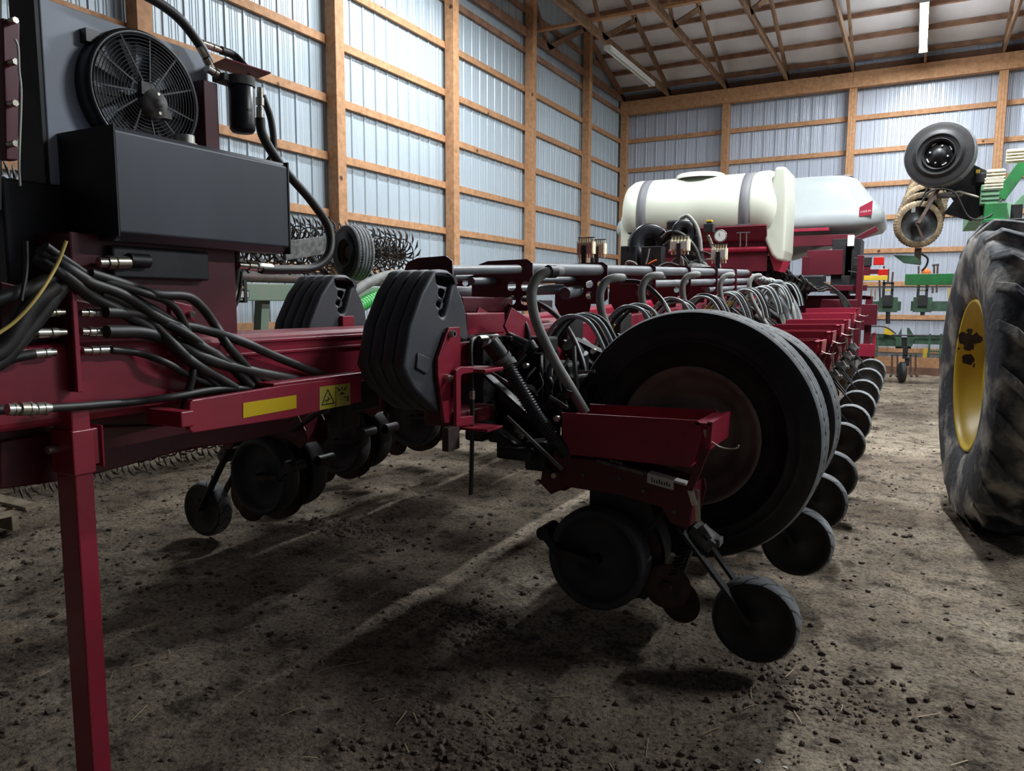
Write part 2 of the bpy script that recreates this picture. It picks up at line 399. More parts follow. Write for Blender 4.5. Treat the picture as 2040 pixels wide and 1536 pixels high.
# ------------------------------------------------------------------ light fittings
def fixture(name, x, y0, lit, label, power=1.):
    t = thing(name, (x, y0, 5.7), label, 'light', 'strip lights under the roof trusses')
    b = MB().prism([(x-.06, 5.745), (x+.06, 5.745), (x+.05, 5.715), (x+.015, 5.695), (x-.015, 5.695), (x-.05, 5.715)], 'y', y0, y0+2.44)
    b.box(x-.065, x+.065, y0-.004, y0+.012, 5.665, 5.748).box(x-.065, x+.065, y0+2.43, y0+2.446, 5.665, 5.748)
    b.box(x-.06, x+.06, y0+1.21, y0+1.23, 5.67, 5.745)
    b.build('housing', 'fixture', t)
    for s in (-1, 1):
        c = MB(); c.cyl((x+s*.038, y0+.015, 5.685), (x+s*.038, y0+1.2, 5.685), .018, 12); c.cyl((x+s*.038, y0+1.24, 5.685), (x+s*.038, y0+2.42, 5.685), .018, 12)
        c.build('tube', 'tubeon' if lit else 'tubeoff', t)
    if lit:
        l = bpy.data.lights.new('tube_light', 'AREA'); l.shape = 'RECTANGLE'; l.size = .11; l.size_y = 2.36; l.energy = LAMP_POWER*power; l.color = (.93, .97, 1.0)
        lo = bpy.data.objects.new('tube_light', l); COL.objects.link(lo); lo.location = (x, y0+1.22, 5.66); par(lo, t)
fixture('strip_light', -4.9, 12.45, False, 'unlit white double-tube strip light under the leftmost roof truss near the corner')
fixture('strip_light', -.14, 12.65, True, 'glowing double-tube strip light at top right, above the lifted wheel', .5)
fixture('strip_light', -4.3, 6.6, True, 'glowing strip light above the left wall, just out of frame at the top', .55)
fixture('strip_light', -.14, 6.6, True, 'glowing strip light over the near planter wing, out of frame at the top', 1.35)
fixture('strip_light', 4.67, 5.0, True, 'glowing strip light to the right of the camera, out of frame', 1.1)
fixture('strip_light', 4.67, 12.65, True, 'glowing strip light over the green implement, out of frame on the right', .6)

# ================================================================== the red planter
PL = thing('planter', (-2.03, 6, 0), 'big red folded row-crop planter filling the middle, with white tank and black wheels', 'planter')
CX2 = -4.06                                     # twice the centre line of the planter
def mir(v): return V((CX2-v.x, v.y, v.z))

def grooved(mb, c, axis, R, w, n, groove, prof_extra=None, depth=.005, m=11, crown=.012):
    """tread band of radius R and width w around axis; groove(q, t) in 0..1 says where it is cut"""
    prof = [(R-crown*(2*j/(m-1)-1)**4, w*(j/(m-1)-.5)) for j in range(m)]
    mb.lathe(prof, c, axis, n, lambda j, q, r, t: -depth*groove(q, t/w))
def closing_wheel(y, c, parent, tf=None, flip=False):
    w = .088; R = .158
    b = MB(tf, flip)
    def g(q, t): 
        u = ((q/(2*pi)*14+abs(t)*1.5) % 1); return 1 if u < .13 else 0
    grooved(b, c, (0, 1, 0), R, w, 350, g, depth=.0008, m=17)
    o = b.build('closing_wheel', 'tread', parent)
    o.data.materials.append(M['rubber'])
    for i, p in enumerate(o.data.polygons):
        j, k = divmod(i, 350)
        if g(2*pi*(k+.5)/350, (j+.5)/16-.5): p.material_index = 1
    return o
def closing_core(c, tf, flip):
    b = MB(tf, flip); w = .088; R = .158
    for s in (-1, 1):
        b.lathe([(R-.011, s*w/2), (R-.014, s*(w/2+.003)), (R-.03, s*(w/2-.004)), (.11, s*w*.36), (.05, s*w*.3), (.03, s*w*.5), (.001, s*w*.5)], c, (0, 1, 0), 48)
    return b
def row_unit(right, label=None):
    tf = None if right else mir; fl_ = not right
    def B(): return MB(tf, fl_)
    def X(p): return p if right else mir(V(p))
    Y = 2.75; gz = 0 if right else .06; cz_o = 0 if right else -.05
    # body: shank plates, near and far
    body = [(-1.17, .76), (-1.06, .765), (-.852, .733), (-.712, .71), (-.68, .70), (-.672, .665), (-.70, .535), (-.764, .555), (-.80, .61), (-.959, .635), (-1.183, .64), (-1.261, .60), (-1.31, .64), (-1.30, .70), (-1.24, .79), (-1.2, .82)]
    b = B().prism(body, 'y', Y-.085, Y-.075); b.prism(body, 'y', Y+.075, Y+.085)
    b.box(-.72, -.69, Y-.08, Y+.08, .55, .70).box(-1.25, -1.2, Y-.08, Y+.08, .62, .78).box(-1.16, -.74, Y-.075, Y+.075, .64, .66)
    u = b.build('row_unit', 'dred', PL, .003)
    for (x, z) in ((-.98, .705), (-1.07, .69), (-.84, .69)):
        pass
    bb = B()
    for (x, z) in ((-.965, .702), (-1.22, .80), (-.87, .665), (-1.12, .70), (-.75, .6)): bolt(bb, (x, Y-.085, z), (0, -1, 0), .008, .006)
    bb.split('bolt', 'dusty', u)
    # seed hopper frame
    h = B(); zt = .95; zb = .787
    near = Y-.145; far = Y+.145
    side = [(-1.19, zt), (-.66, zt+.012), (-.645, zt), (-.642, zt-.05), (-.665, zb+.03), (-.68, zb), (-1.17, zb), (-1.19, zb+.02)]
    h.prism(side, 'y', near, near+.006).prism(side, 'y', far-.006, far)
    h.box(-1.19, -1.184, near, far, zb, zt-.02)
    h.box(-.67, -.61, near+.0, far, zt-.006, zt+.004).hexa([(-.63, near, .86), (-.61, near, .86), (-.61, far, .86), (-.63, far, .86), (-.625, near, zt+.01), (-.605, near, zt+.01), (-.605, far, zt+.01), (-.625, far, zt+.01)])
    h.box(-1.18, -.68, near, far, zb, zb+.005)
    h.build('hopper_frame', 'red', u, .002)
    g = B().hexa([(-.70, near+.01, .70), (-.672, near+.01, .70), (-.672, near+.03, .70), (-.70, near+.03, .70), (-.635, near, .88), (-.607, near, .88), (-.607, near+.02, .88), (-.635, near+.02, .88)])
    g.build('strut', 'dred', u)
    # grey slotted handle and white scale plate on top of the shank
    b = B().bar((-1.05, Y-.10, .768), (-.86, Y-.10, .738), .035, .012).bar((-1.0, Y-.11, .775), (-.95, Y-.11, .766), .006, .01)
    b.split('handle', 'dusty', u)
    b = B().bar((-.845, Y-.10, .742), (-.70, Y-.10, .718), .045, .008).hexa([(-.845, Y-.124, .708), (-.745, Y-.124, .692), (-.745, Y-.12, .692), (-.845, Y-.12, .708), (-.845, Y-.124, .745), (-.745, Y-.124, .726), (-.745, Y-.12, .726), (-.845, Y-.12, .745)])
    tk_ = B()
    for q in range(8): tk_.box(-.828+.0095*q, -.824+.0095*q, Y-.1252, Y-.1238, .713-.0015*q, (.73 if q % 3 == 0 else .725)-.0015*q)
    tk_.build('scale_marks', 'print', u)
    o = b.build('scale_plate', 'white', u); o['label'] = 'white scale label'
    # latch hook at the end of the hopper
    b = B().tube(smoothpath([(-.62, near+.02, .89), (-.58, near+.01, .872), (-.545, near+.01, .868), (-.52, near+.01, .874), (-.515, near+.01, .884)]), .003, 6)
    b.bar((-.675, Y-.06, .69), (-.665, Y-.06, .57), .012, .016).bar((-.69, Y-.1, .70), (-.67, Y-.1, .64), .01, .02).bar((-.63, near+.01, .93), (-.62, near+.01, .90), .01, .02)
    b.split('latch', 'steel', u)
    # gauge wheels and arms
    for s, dx, dz in ((-1, 0, 0), (1, .012, -.01)):
        c = V((-1.035+dx, Y+s*.11, .385+dz+gz)); w = .085; R = .203
        prof = [(.001, -.02), (.05, -.02), (.055, -.008), (.15, -.004), (.165, -.025), (.172, -.05), (.185, -.057), (.197, -.048), (.202, -.025), (R, 0), (.202, .025), (.197, .048), (.185, .057), (.172, .05), (.165, .02), (.05, .008), (.001, .008)]
        b = B(); b.lathe(prof, c, (0, 1, 0), 64); b.build('gauge_wheel', 'grubber', u)
        b = B(); b.bar(c+V((-.22, s*.035, .075)), c+V((-.15, s*.05, .01)), .03, .045, (0, 1, 0)).bar(c+V((-.16, s*.05, .02)), c+V((0, s*.05, 0)), .024, .05, (0, 1, 0))
        b.cyl(c-V((0, s*.02, 0)), c+V((0, s*.065, 0)), .022, 16).cyl(c+V((-.22, s*.06, .075)), c+V((-.22, -s*.05, .075)), .028, 16)
        b.build('gauge_arm', 'black', u)
    # double disc opener
    for s in (-1, 1):
        b = B(); b.lathe([(.001, .002), (.19, .002), (.19, -.002), (.001, -.002)], (-1.0, Y+s*.022, .375), (0, 1, s*.06), 56, smooth=False); b.build('opener_disc', 'rust', u)
    # seed meter and drive behind the discs, lower shank
    b = B().box(-1.1, -.88, Y-.07, Y+.07, .45, .65).box(-.93, -.86, Y-.05, Y+.05, .22, .5).cyl((-.92, Y-.075, .56), (-.92, Y+.075, .56), .09, 28)
    b.split('seed_meter', 'black', u, .008)
    # closing discs, spring and arms
    for s in (-1, 1):
        cc = V((-.765+s*.012, Y+s*.05, .25-s*.045)); b = B(); b.lathe([(.001, .012), (.05, .01), (.088, -.002), (.088, -.006), (.05, .004), (.001, .004)], cc, (.22*s, 1, 0), 36)
        b.cyl(cc-V((0, .02, 0)), cc+V((0, .02, 0)), .02, 12); b.build('closing_disc', 'rust', u)
    b = B().bar((-.765, Y, .26), (-.70, Y, .48), .03, .05, (0, 1, 0)); b.build('disc_bracket', 'black', u)
    sp = [V((-.765+.05*i/60, Y-.03, .33+.14*i/60))+V((.02*math.cos(i*.9), .02*math.sin(i*.9), 0)) for i in range(61)]
    B().tube(sp, .0045, 6).split('spring', 'black', u)
    for s in (-1, 1):
        b = B(); b.bar((-.735, Y+s*.075, .545), (-.46, Y+s*.06, .215+cz_o), .012, .042, (0, 1, 0)); bolt(b, (-.72, Y+s*.08, .53), (0, s, 0)); bolt(b, (-.60, Y+s*.075, .38), (0, s, 0)); bolt(b, (-.47, Y+s*.068, .225), (0, s, 0), .013)
        b.build('closing_arm', 'black', u)
    b = B().bar((-.70, Y, .525), (-.615, Y, .47), .1, .05).bar((-.66, Y-.03, .545), (-.625, Y-.03, .50), .04, .03).box(-.62, -.59, Y-.03, Y+.03, .47, .50)
    b.build('down_force_casting', 'dusty', u, .004)
    c = (-.455, Y, .213+cz_o)
    closing_wheel(Y, c, u, tf, fl_); closing_core(c, tf, fl_).build('wheel_core', 'black', u)
    # parallel arms to the toolbar, toolbar mount
    for s in (-1, 1):
        b = B(); b.bar((-1.58, Y+s*.11, 1.10), (-1.22, Y+s*.1, .83), .012, .05, (0, 1, 0)).bar((-1.58, Y+s*.11, .90), (-1.24, Y+s*.1, .70), .012, .05, (0, 1, 0))
        bolt(b, (-1.24, Y+s*.107, .70), (0, s, 0), .016); bolt(b, (-1.22, Y+s*.107, .83), (0, s, 0), .016)
        b.build('parallel_arm', 'black', u)
    b = B().box(-1.63, -1.57, Y-.1, Y+.1, .82, 1.22).cyl((-1.52, Y-.03, .98), (-1.35, Y+.02, .86), .035, 14).box(-1.53, -1.44, Y-.06, Y+.06, .72, .86)
    b.build('row_mount', 'black', u, .006)
    return u
def copypart(u, off):
    c = u.copy(); COL.objects.link(c); c.parent = PL; c.matrix_parent_inverse = u.matrix_parent_inverse; c.location = u.location+V(off)
    for ch in u.children:
        d = ch.copy(); COL.objects.link(d); d.parent = c
    return c
ZO = [0, .085, .09, .075, .15, .19, .225, .255, .31, .36]
uR = row_unit(True); uL = row_unit(False)
for n in range(1, 10): copypart(uR, (0.04, .762*n, ZO[n]))
for n in range(1, 7): copypart(uL, (0, .762*n, .05+.04*n))
uL.location = (0.1, .07, .03)

# ---- wing toolbars (each slopes up a little towards the back)
def wing(sgn, name):
    tf = None if sgn > 0 else mir; fl_ = sgn < 0
    b = MB(tf, fl_); s = .04
    y0, y1 = (2.56 if sgn > 0 else 2.95), 9.6; z = lambda y: 1.12+s*(y-2.56)
    x0, x1 = -1.84, -1.66
    b.hexa([(x0, y0, z(y0)-.09), (x1, y0, z(y0)-.09), (x1, y1, z(y1)-.09), (x0, y1, z(y1)-.09), (x0, y0, z(y0)+.09), (x1, y0, z(y0)+.09), (x1, y1, z(y1)+.09), (x0, y1, z(y1)+.09)])
    return b.build('wing_toolbar', 'red', PL, .01)
wing(1, ''); wing(-1, '')
# end bracket of the near wing: red weight plate, box end and clamps
pl = [(W(x, y, 'x', -1.545).y, W(x, y, 'x', -1.545).z) for x, y in ((888, 652), (911, 651), (912, 725), (907, 748), (905, 842), (880, 842), (866, 745), (866, 715))]
b = MB().prism(pl, 'x', -1.545, -1.53)
b.build('weight_bracket', 'red', PL, .003)
b = MB()
for (x, y) in ((897, 665), (887, 752)):
    p = W(x, y, 'x', -1.53); b.tube([p-V((.0, 0, 0)), p+V((.02, 0, 0))], .014, 6); b.tube([p, p+V((.06 if y > 700 else .02, 0, 0))], .008, 8)
b.split('bolt', 'steel', PL)
# C-shaped red box on the wing end
def yz(pts, X): return [(W(x, y, 'x', X).y, W(x, y, 'x', X).z) for x, y in pts]
for X0 in (-1.52, -1.40):
    b = MB()
    o = [W(x, y, 'x', X0) for x, y in ((902, 737), (912, 730), (937, 730), (937, 742), (916, 745), (912, 750), (912, 830), (937, 828), (937, 846), (903, 850))]
    MB().prism([(p.y, p.z) for p in o], 'x', X0, X0+.014).build('end_clamp', 'red', PL, .003)
b = MB(); p = W(905, 735, 'x', -1.52); b.box(-1.52, -1.385, p.y, p.y+.14, p.z-.01, p.z+.004).box(-1.52, -1.385, p.y+.02, p.y+.14, p.z-.235, p.z-.225)
b.split('clamp_plate', 'red', PL, .003)
# frame tubes and gussets just behind the weights
def pbox(name, x0, y0, x1, y1, X, t, m='red', bev=.006):
    a = W(x0, y0, 'x', X); c = W(x1, y1, 'x', X)
    return MB().box(X-t, X, a.y, c.y, c.z, a.z).build(name, m, PL, bev)
pbox('tube_end', 930, 624, 1006, 663, -1.62, .2)
pbox('cross_tube', 922, 591, 1022, 621, -1.70, .02, 'dred')
p = [W(x, y, 'x', -1.5) for x, y in ((1020, 612), (1062, 640), (1129, 706), (1133, 722), (1122, 742), (1100, 752), (1070, 728), (1020, 680), (1006, 650))]
for X0 in (-1.5, -1.66): MB().prism([(q.y, q.z) for q in p], 'x', X0-.012, X0).build('hinge_plate', 'red', PL, .003)
b = MB(); q = W(1103, 690, 'x', -1.48); b.cyl((-1.68, q.y, q.z), (-1.47, q.y, q.z), .02, 14); b.build('hinge_pin', 'black', PL)
# lift cylinder near hinge: dark barrel
a = W(1150, 705, 'x', -1.45); b = MB(); b.cyl(a, a+V((0, .1, -.33)), .055, 20).cyl(a+V((0, 0, .0)), a+V((-.02, -.05, .05)), .04, 16).cyl(a+V((0, .035, -.1)), a+V((0, .042, -.125)), .065, 20)
b.build('lift_cylinder', 'black', PL)

# ---- lift wheels of the near wing: ribbed tyres with sipes, dusty dished rims
def ribtire(c, R, w, parent, rimR, name='lift_wheel', tm='tiretread', rm='rimdirty', axis=(0, 1, 0), n=240, sip=60):
    def g(q, t):
        for gt in (-.3, -.1, .1, .3):
            if abs(t-gt) < .016: return 1
        for gt in (-.3, .3):
            if abs(t-gt) < .07 and (q/(2*pi)*sip) % 1 < .2: return 1
        return 0
    b = MB(); m = 41
    prof = [(R-.012*(2*j/(m-1)-1)**6, w*.84*(j/(m-1)-.5)) for j in range(m)]
    b.lathe(prof, c, axis, n, lambda j, q, r, t: -.011*g(q, t/(w*.84)))
    tr = b.build(name, tm, parent)
    tr.data.materials.append(M['rubber'])
    for i, p in enumerate(tr.data.polygons):
        j, k = divmod(i, n)
        if g(2*pi*(k+.5)/n, (j+.5)/(m-1)-.5): p.material_index = 1
    b = MB()
    for s in (-1, 1):
        b.lathe([(R-.012, s*w*.42), (R-.02, s*w*.435), (R-.05, s*w*.47), (R-.075, s*w*.478), (R-.08, s*w*.486), (R-.083, s*w*.494), (R-.09, s*w*.494), (R-.093, s*w*.488), (R-.12, s*w*.5), (R-.123, s*w*.506), (R-.13, s*w*.506), (R-.134, s*w*.5), ((R+rimR)/2, s*w*.5), (rimR+.04, s*w*.46), (rimR+.035, s*w*.45), (rimR, s*w*.4)], c, axis, 96)
    b.build('sidewall', 'rubber', tr if parent is PL or parent is None else tr)
    return tr
def rim(c, rimR, w, parent, m='rimdirty', axis=(0, 1, 0)):
    b = MB(); s = -1
    b.lathe([(rimR+.008, s*w*.43), (rimR, s*w*.46), (rimR-.01, s*w*.44), (rimR-.03, s*w*.3), (rimR-.05, s*w*.25), (rimR*.72, s*w*.24), (rimR*.66, s*w*.1), (rimR*.45, s*w*.06), (rimR*.42, s*w*.12), (.07, s*w*.14), (.06, s*w*.3), (.001, s*w*.3)], c, axis, 72)
    b.lathe([(rimR+.008, w*.43), (rimR, w*.46), (rimR-.03, w*.3), (rimR*.66, w*.1)], c, axis, 48)
    o = b.build('rim', m, parent)
    return o
for (cy_, cz_, cx_, R_) in ((3.14, .825, -.80, .525), (3.88, .785, -.79, .50)):
    c = V((cx_, cy_, cz_)); tr = ribtire(c, R_, .27, PL, .29)
    rim(c, .285, .27, tr)
    b = MB()
    for k in range(6):
        q = k*pi/3; bolt(b, c+V((.1*math.cos(q), -.04, .1*math.sin(q))), (0, -1, 0), .012, .02)
    b.split('wheel_nut', 'rust', tr)
b = MB().cyl((-.80, 3.0, .825), (-.79, 4.0, .785), .05, 18).bar((-.8, 3.51, .81), (-1.6, 3.5, 1.15), .09, .14)
b.build('wheel_axle', 'black', PL)

# ---- grey vacuum manifold pipes with red hole plates
XP = -1.62
def zp(y): return 1.505+.033*(y-2.5)
MB().tube([(XP, 2.45, zp(2.45)-.005), (XP, 3.05, zp(3.05)+.003)], .02, 14).tube([(XP, 3.1, zp(3.1)+.006), (XP, 8.35, zp(8.35))], .032, 14).split('air_pipe', 'gpipe', PL)
MB().tube([(XP-.0, 5.0, zp(5)-.085), (XP, 8.3, zp(8.3)-.085)], .028, 12).split('air_pipe', 'gpipe', PL)
MB().tube([(XP-.0, 6.6, zp(6.6)-.155), (XP, 8.28, zp(8.28)-.155)], .025, 12).split('air_pipe', 'gpipe', PL)
MB().tube([(XP-.16, 2.9, zp(2.9)-.05), (XP-.16, 8.3, zp(8.3)-.04)], .018, 12).tube([(XP-.28, 2.9, zp(2.9)-.03), (XP-.28, 8.3, zp(8.3)-.04)], .016, 12).split('air_pipe', 'gpipe', PL)
# end of the near pipe that turns down, as cut ends
for i, y in enumerate((2.42, 3.1, 4.05, 4.95, 5.85, 6.75, 7.55, 8.3)):
    zc = zp(y); holes = []
    x0 = -.28 if i else -.2
    out = [(.02, .05), (.05, .03), (.055, -.16), (.02, -.19), (-.05, -.19), (-.07, -.3), (-.22, -.3), (x0, -.2), (x0+.0, -.04), (x0+.04, .03), (x0+.09, .045)]
    hs = [circ(.012, -.075, .023), circ(.012, -.14, .023), circ(-.06, -.075, .023), circ(-.06, -.14, .023)]
    plate('pipe_rack', out, hs, .006, ((XP, y, zc), (1, 0, 0), (0, 0, 1)), 'dred', PL)
# white / grey suction hose per row, from pipe down to the row's meter
pth0 = [(1118, 541, 2.85), (1096, 541, 2.78), (1072, 552, 2.74), (1059, 585, 2.72), (1068, 640, 2.72), (1100, 710, 2.72), (1135, 770, 2.72), (1166, 822, 2.75)]
P0 = [W(x, y, 'y', Y_) for x, y, Y_ in pth0]
b0 = MB().tube(smoothpath(P0, 8), .0215, 12).build('suction_hose', 'ghose', PL)
for n in range(1, 6):
    c = b0.copy(); COL.objects.link(c); c.parent = PL; c.matrix_parent_inverse = b0.matrix_parent_inverse; c.location = V((-.02, (0, .80, 1.45, 2.3, 3.4, 4.6)[n], .033*n-.035)); c.scale = (1, 1, 1)
# clamps
MB().tube([W(1105, 541, 'y', 2.81), W(1092, 541, 'y', 2.77)], .027, 14).split('hose_clamp', 'black', PL)

# bundles of striped tubes arching over each row, with yellow tape tags
def bundle(n):
    dy = .762*n+.36; dz = .035*n-.06; grp = []
    for k in range(4):
        o = V((.012*k, dy+.03*k+random.uniform(-.01, .01), dz+random.uniform(-.012, .012)))
        pts = [V((-1.58, 2.75, 1.12)), V((-1.50, 2.72, 1.27)), V((-1.40, 2.72, 1.375)), V((-1.29, 2.74, 1.36)), V((-1.22, 2.76, 1.24)), V((-1.19, 2.78, 1.12))]
        hose('drop_tube', [p+o for p in pts], .0098, 'lhose' if k % 2 == 0 else 'hose', PL, 7, 5)
        grp.append(o)
    b = MB()
    for o in grp[:3]:
        a = V((-1.52, 2.725, 1.24))+o; c = V((-1.495, 2.72, 1.275))+o; b.tube([a-(c-a)*.3, c], .0135, 8)
    b.split('tape_tag', 'cream', PL)
for n in range(0, 9): bundle(n)
# far-end hose cluster dropping from the pipe ends to the last rows
for k in range(12):
    x_ = 1496+k*5.5; HX('return_hose', [(x_-18, 549+k*1.2, 'y', 8.5), (x_, 550+k*1.2, 'y', 8.6), (x_+24-k, 574+(k % 3)*4, 'y', 8.6), (x_+50-k*1.6, 610+(k % 4)*3, 'y', 8.55), (x_+66-k*2.2, 650+(k % 3)*4, 'y', 8.5)], .016+.005*(k % 3), 'gpipe' if k % 2 else 'ghose', PL, 9, 6)
# black hoses crossing above the rows
HX('hydraulic_hose', [(955, 700, 'y', 2.8), (990, 600, 'y', 3.2), (1060, 600, 'y', 3.4), (1120, 640, 'y', 3.3), (1160, 720, 'y', 3.1), (1166, 800, 'y', 3.0)], .014, 'hose', PL)
HX('hydraulic_hose', [(1290, 560, 'y', 6.6), (1325, 528, 'y', 7.2), (1365, 545, 'y', 7.4), (1393, 585, 'y', 7.2), (1400, 640, 'y', 7.0)], .025, 'hose', PL)
HX('hydraulic_hose', [(1235, 560, 'y', 4.2), (1280, 565, 'y', 4.2), (1320, 600, 'y', 4.2), (1345, 650, 'y', 4.0)], .014, 'hose', PL)
HX('air_hose', [(905, 582, 'x', -2.0), (945, 583, 'x', -1.95), (1000, 580, 'x', -1.9), (1050, 578, 'x', -1.85), (1120, 576, 'x', -1.8)], .03, 'gpipe', PL, 12)
HX('air_hose', [(930, 590, 'x', -2.3), (965, 560, 'x', -2.35), (1010, 548, 'x', -2.4), (1045, 552, 'x', -2.4)], .035, 'ghose', PL, 10)
HX('hydraulic_hose', [(970, 590, 'x', -2.1), (995, 565, 'x', -2.1), (1030, 558, 'x', -2.1), (1060, 570, 'x', -2.1)], .017, 'hose', PL, 8)
HX('air_hose', [(1125, 585, 'x', -1.75), (1150, 580, 'x', -1.75), (1180, 570, 'x', -1.7)], .035, 'gpipe', PL, 12)
# black corrugated seed delivery hose down to the first row, with clamps
A = [W(975, 680, 'y', 2.5), W(990, 700, 'y', 2.52), W(1008, 727, 'y', 2.55)]
MB().tube(A, .036, 16).build('hose_elbow', 'plastic', PL)
MB().tube([W(996, 708, 'y', 2.53), W(1001, 716, 'y', 2.54)], .041, 16).tube([W(1006, 722, 'y', 2.55), W(1013, 733, 'y', 2.55)], .042, 16).split('hose_clamp', 'dusty', PL)
ribbed('corrugated_hose', [W(1008, 726, 'y', 2.55), W(1040, 780, 'y', 2.56), W(1072, 832, 'y', 2.58), W(1108, 880, 'y', 2.6)], .0265, 'plastic', PL)
MB().tube([W(1105, 876, 'y', 2.6), W(1130, 905, 'y', 2.62)], [.03, .026], 14).build('hose_end', 'plastic', PL)
HX('hydraulic_hose', [(1020, 675, 'y', 2.6), (1000, 672, 'y', 2.6), (975, 671, 'y', 2.55), (948, 674, 'y', 2.5), (938, 690, 'y', 2.45), (940, 760, 'y', 2.42), (941, 830, 'y', 2.42), (940, 900, 'y', 2.42), (938, 985, 'y', 2.42)], .009, 'hose', PL)
MB().tube([W(941, 778, 'y', 2.42), W(941, 795, 'y', 2.42)], .011, 10).tube([W(955, 675, 'y', 2.5), W(990, 671, 'y', 2.6)], .012, 10).split('hose_fitting', 'steel', PL)
# dark clutter of valves, motor and brackets between the weights and the lift wheel
b = MB()
for (x, y, yy, sx, sy, sz) in ((1075, 690, 2.95, .14, .1, .09), (1060, 720, 2.95, .2, .14, .1), (1010, 790, 3.05, .32, .2, .32), (1090, 780, 3.05, .3, .2, .28), (960, 790, 2.95, .1, .15, .4), (1045, 860, 2.98, .3, .16, .1), (1140, 790, 3.0, .1, .2, .2)):
    p = W(x, y, 'y', yy); b.box(p.x-sx/2, p.x+sx/2, p.y-sy/2, p.y+sy/2, p.z-sz/2, p.z+sz/2)
b.split('gearbox', 'black', PL, .012)
b = MB()
for (x0, y0, x1, y1, yy, r) in ((1010, 672, 1050, 690, 2.75, .026), (1052, 685, 1062, 700, 2.8, .03), (1035, 705, 1080, 712, 2.85, .02), (1085, 812, 1125, 790, 2.7, .016), (1125, 790, 1133, 775, 2.7, .02), (1118, 785, 1118, 812, 2.7, .016)):
    b.cyl(W(x0, y0, 'y', yy), W(x1, y1, 'y', yy), r, 14)
b.split('hydraulic_motor', 'plastic', PL)
b = MB()
for (x0, y0, x1, y1, yy) in ((945, 738, 980, 740, 2.6), (975, 740, 1035, 778, 2.6), (1010, 830, 1120, 935, 2.5), (1095, 790, 1130, 812, 2.65), (1150, 742, 1185, 740, 2.9)):
    b.bar(W(x0, y0, 'y', yy), W(x1, y1, 'y', yy), .01, .012)
b.split('control_rod', 'dusty', PL)
b = MB()
for (x, y, yy) in ((1050, 728, 2.75), (1184, 699, 2.9), (971, 753, 2.7), (1112, 833, 2.6), (969, 858, 2.7), (1034, 858, 2.7), (1040, 868, 2.7), (1074, 905+55, 2.6), (1107, 946, 2.63), (1005, 798, 2.8), (1035, 792, 2.8)):
    p = W(x, y, 'y', yy); bolt(b, p, (0, -1, 0), .012, .02)
b.split('bolt', 'steel', PL)
for k in range(14):
    a = W(1000+k*11, 690+(k*37) % 60, 'y', 2.85); c = W(985+k*13, 800+(k*53) % 60, 'y', 2.85)
    hose('hydraulic_hose', [a, (a+c)/2+V((.05*math.sin(k), -.06, .03)), c], .0075+.003*(k % 3), 'hose', PL, 7, 5)
for k in range(4):
    HX('hydraulic_hose', [(1015+6*k, 700, 'y', 2.9), (1016+6*k, 665, 'y', 2.9), (1028+5*k, 648-2*k, 'y', 2.9), (1040+4*k, 662, 'y', 2.9), (1043+4*k, 690, 'y', 2.9)], .011, 'ghose' if k < 2 else 'hose', PL)
HX('cable', [(1075, 742, 'y', 2.7), (1082, 765, 'y', 2.7), (1070, 782, 'y', 2.7)], .002, 'white', PL, 6)
b = MB(); b.box(-1.36, -1.27, 2.62, 2.72, .70, .82).box(-1.45, -1.3, 2.55, 2.6, .75, .8)
b.split('clutch_housing', 'black', PL, .01)
b = MB()
p = W(902, 872, 'x', -1.5); b.box(p.x-.03, p.x, p.y-.03, p.y+.05, p.z-.05, p.z+.04); b.build('hitch_block', 'rust', PL, .004)
# black mount boxes beneath far wing / tongue (dark mass under the frame)
b = MB().box(-1.66, -1.5, 2.35, 2.62, .90, .96)
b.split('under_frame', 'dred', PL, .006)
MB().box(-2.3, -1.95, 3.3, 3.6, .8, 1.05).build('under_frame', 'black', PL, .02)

# ---- tongue
b = MB().box(-2.17, -1.9, .2, 9.6, 1.06, 1.27)
b.build('tongue', 'red', PL, .022, 3)
b = MB()
for z in (1.245, 1.205, 1.095): b.box(-1.9, -1.894, 1.6, 9.6, z-.006, z+.006)
b.split('tongue_weld_strip', 'red', PL, .003)
# side rail with yellow reflector and warning decals
rl = yz(((378, 803), (384, 797), (520, 775), (560, 768), (720, 748), (720, 800), (580, 832), (385, 863), (378, 856)), -1.78)
MB().prism(rl, 'x', -1.80, -1.78).build('side_rail', 'red', PL, .003)
b = MB(); a = W(545, 768, 'x', -1.78); c = W(722, 748, 'x', -1.78); b.box(-1.86, -1.78, a.y, c.y, a.z-.004, a.z+.006); b.build('rail_flange', 'red', PL, .003)
def decal(name, px, X, m, parent=PL, t=.0015):
    P = [W(x, y, 'x', X) for x, y in px]; return MB().prism([(p.y, p.z) for p in P], 'x', X, X+t).build(name, m, parent)
o = decal('reflector', ((484, 803), (590, 787), (590, 813), (484, 833)), -1.78, 'amber'); o['label'] = 'yellow reflective strip'
lb = decal('warning_decal', ((636, 771), (697, 763), (697, 806), (636, 817)), -1.78, 'label'); lb['label'] = 'yellow warning pictogram decal'
b = MB()
def dl(x0, y0, x1, y1, w): b.bar(W(x0, y0, 'x', -1.7783), W(x1, y1, 'x', -1.7783), w, .0008, (1, 0, 0))
for s in ((641, 807, 653, 776), (653, 776, 666, 803), (666, 803, 641, 807)): dl(*s, .0042)
for s in ((652, 790, 655, 796), (656, 784, 655, 796), (655, 796, 646, 798), (655, 796, 645, 802), (655, 796, 650, 804), (655, 796, 661, 793), (669, 769, 669, 812)): dl(*s, .0024)
for s in ((672, 772, 675, 777), (674, 779, 678, 776), (681, 771, 682, 777), (687, 773, 685, 778), (690, 770, 688, 776), (677, 785, 686, 784), (679, 783, 684, 782), (686, 790, 690, 793)): dl(*s, .004)
dl(693, 788, 693, 799, .007)
b.split('pictogram', 'print', lb)
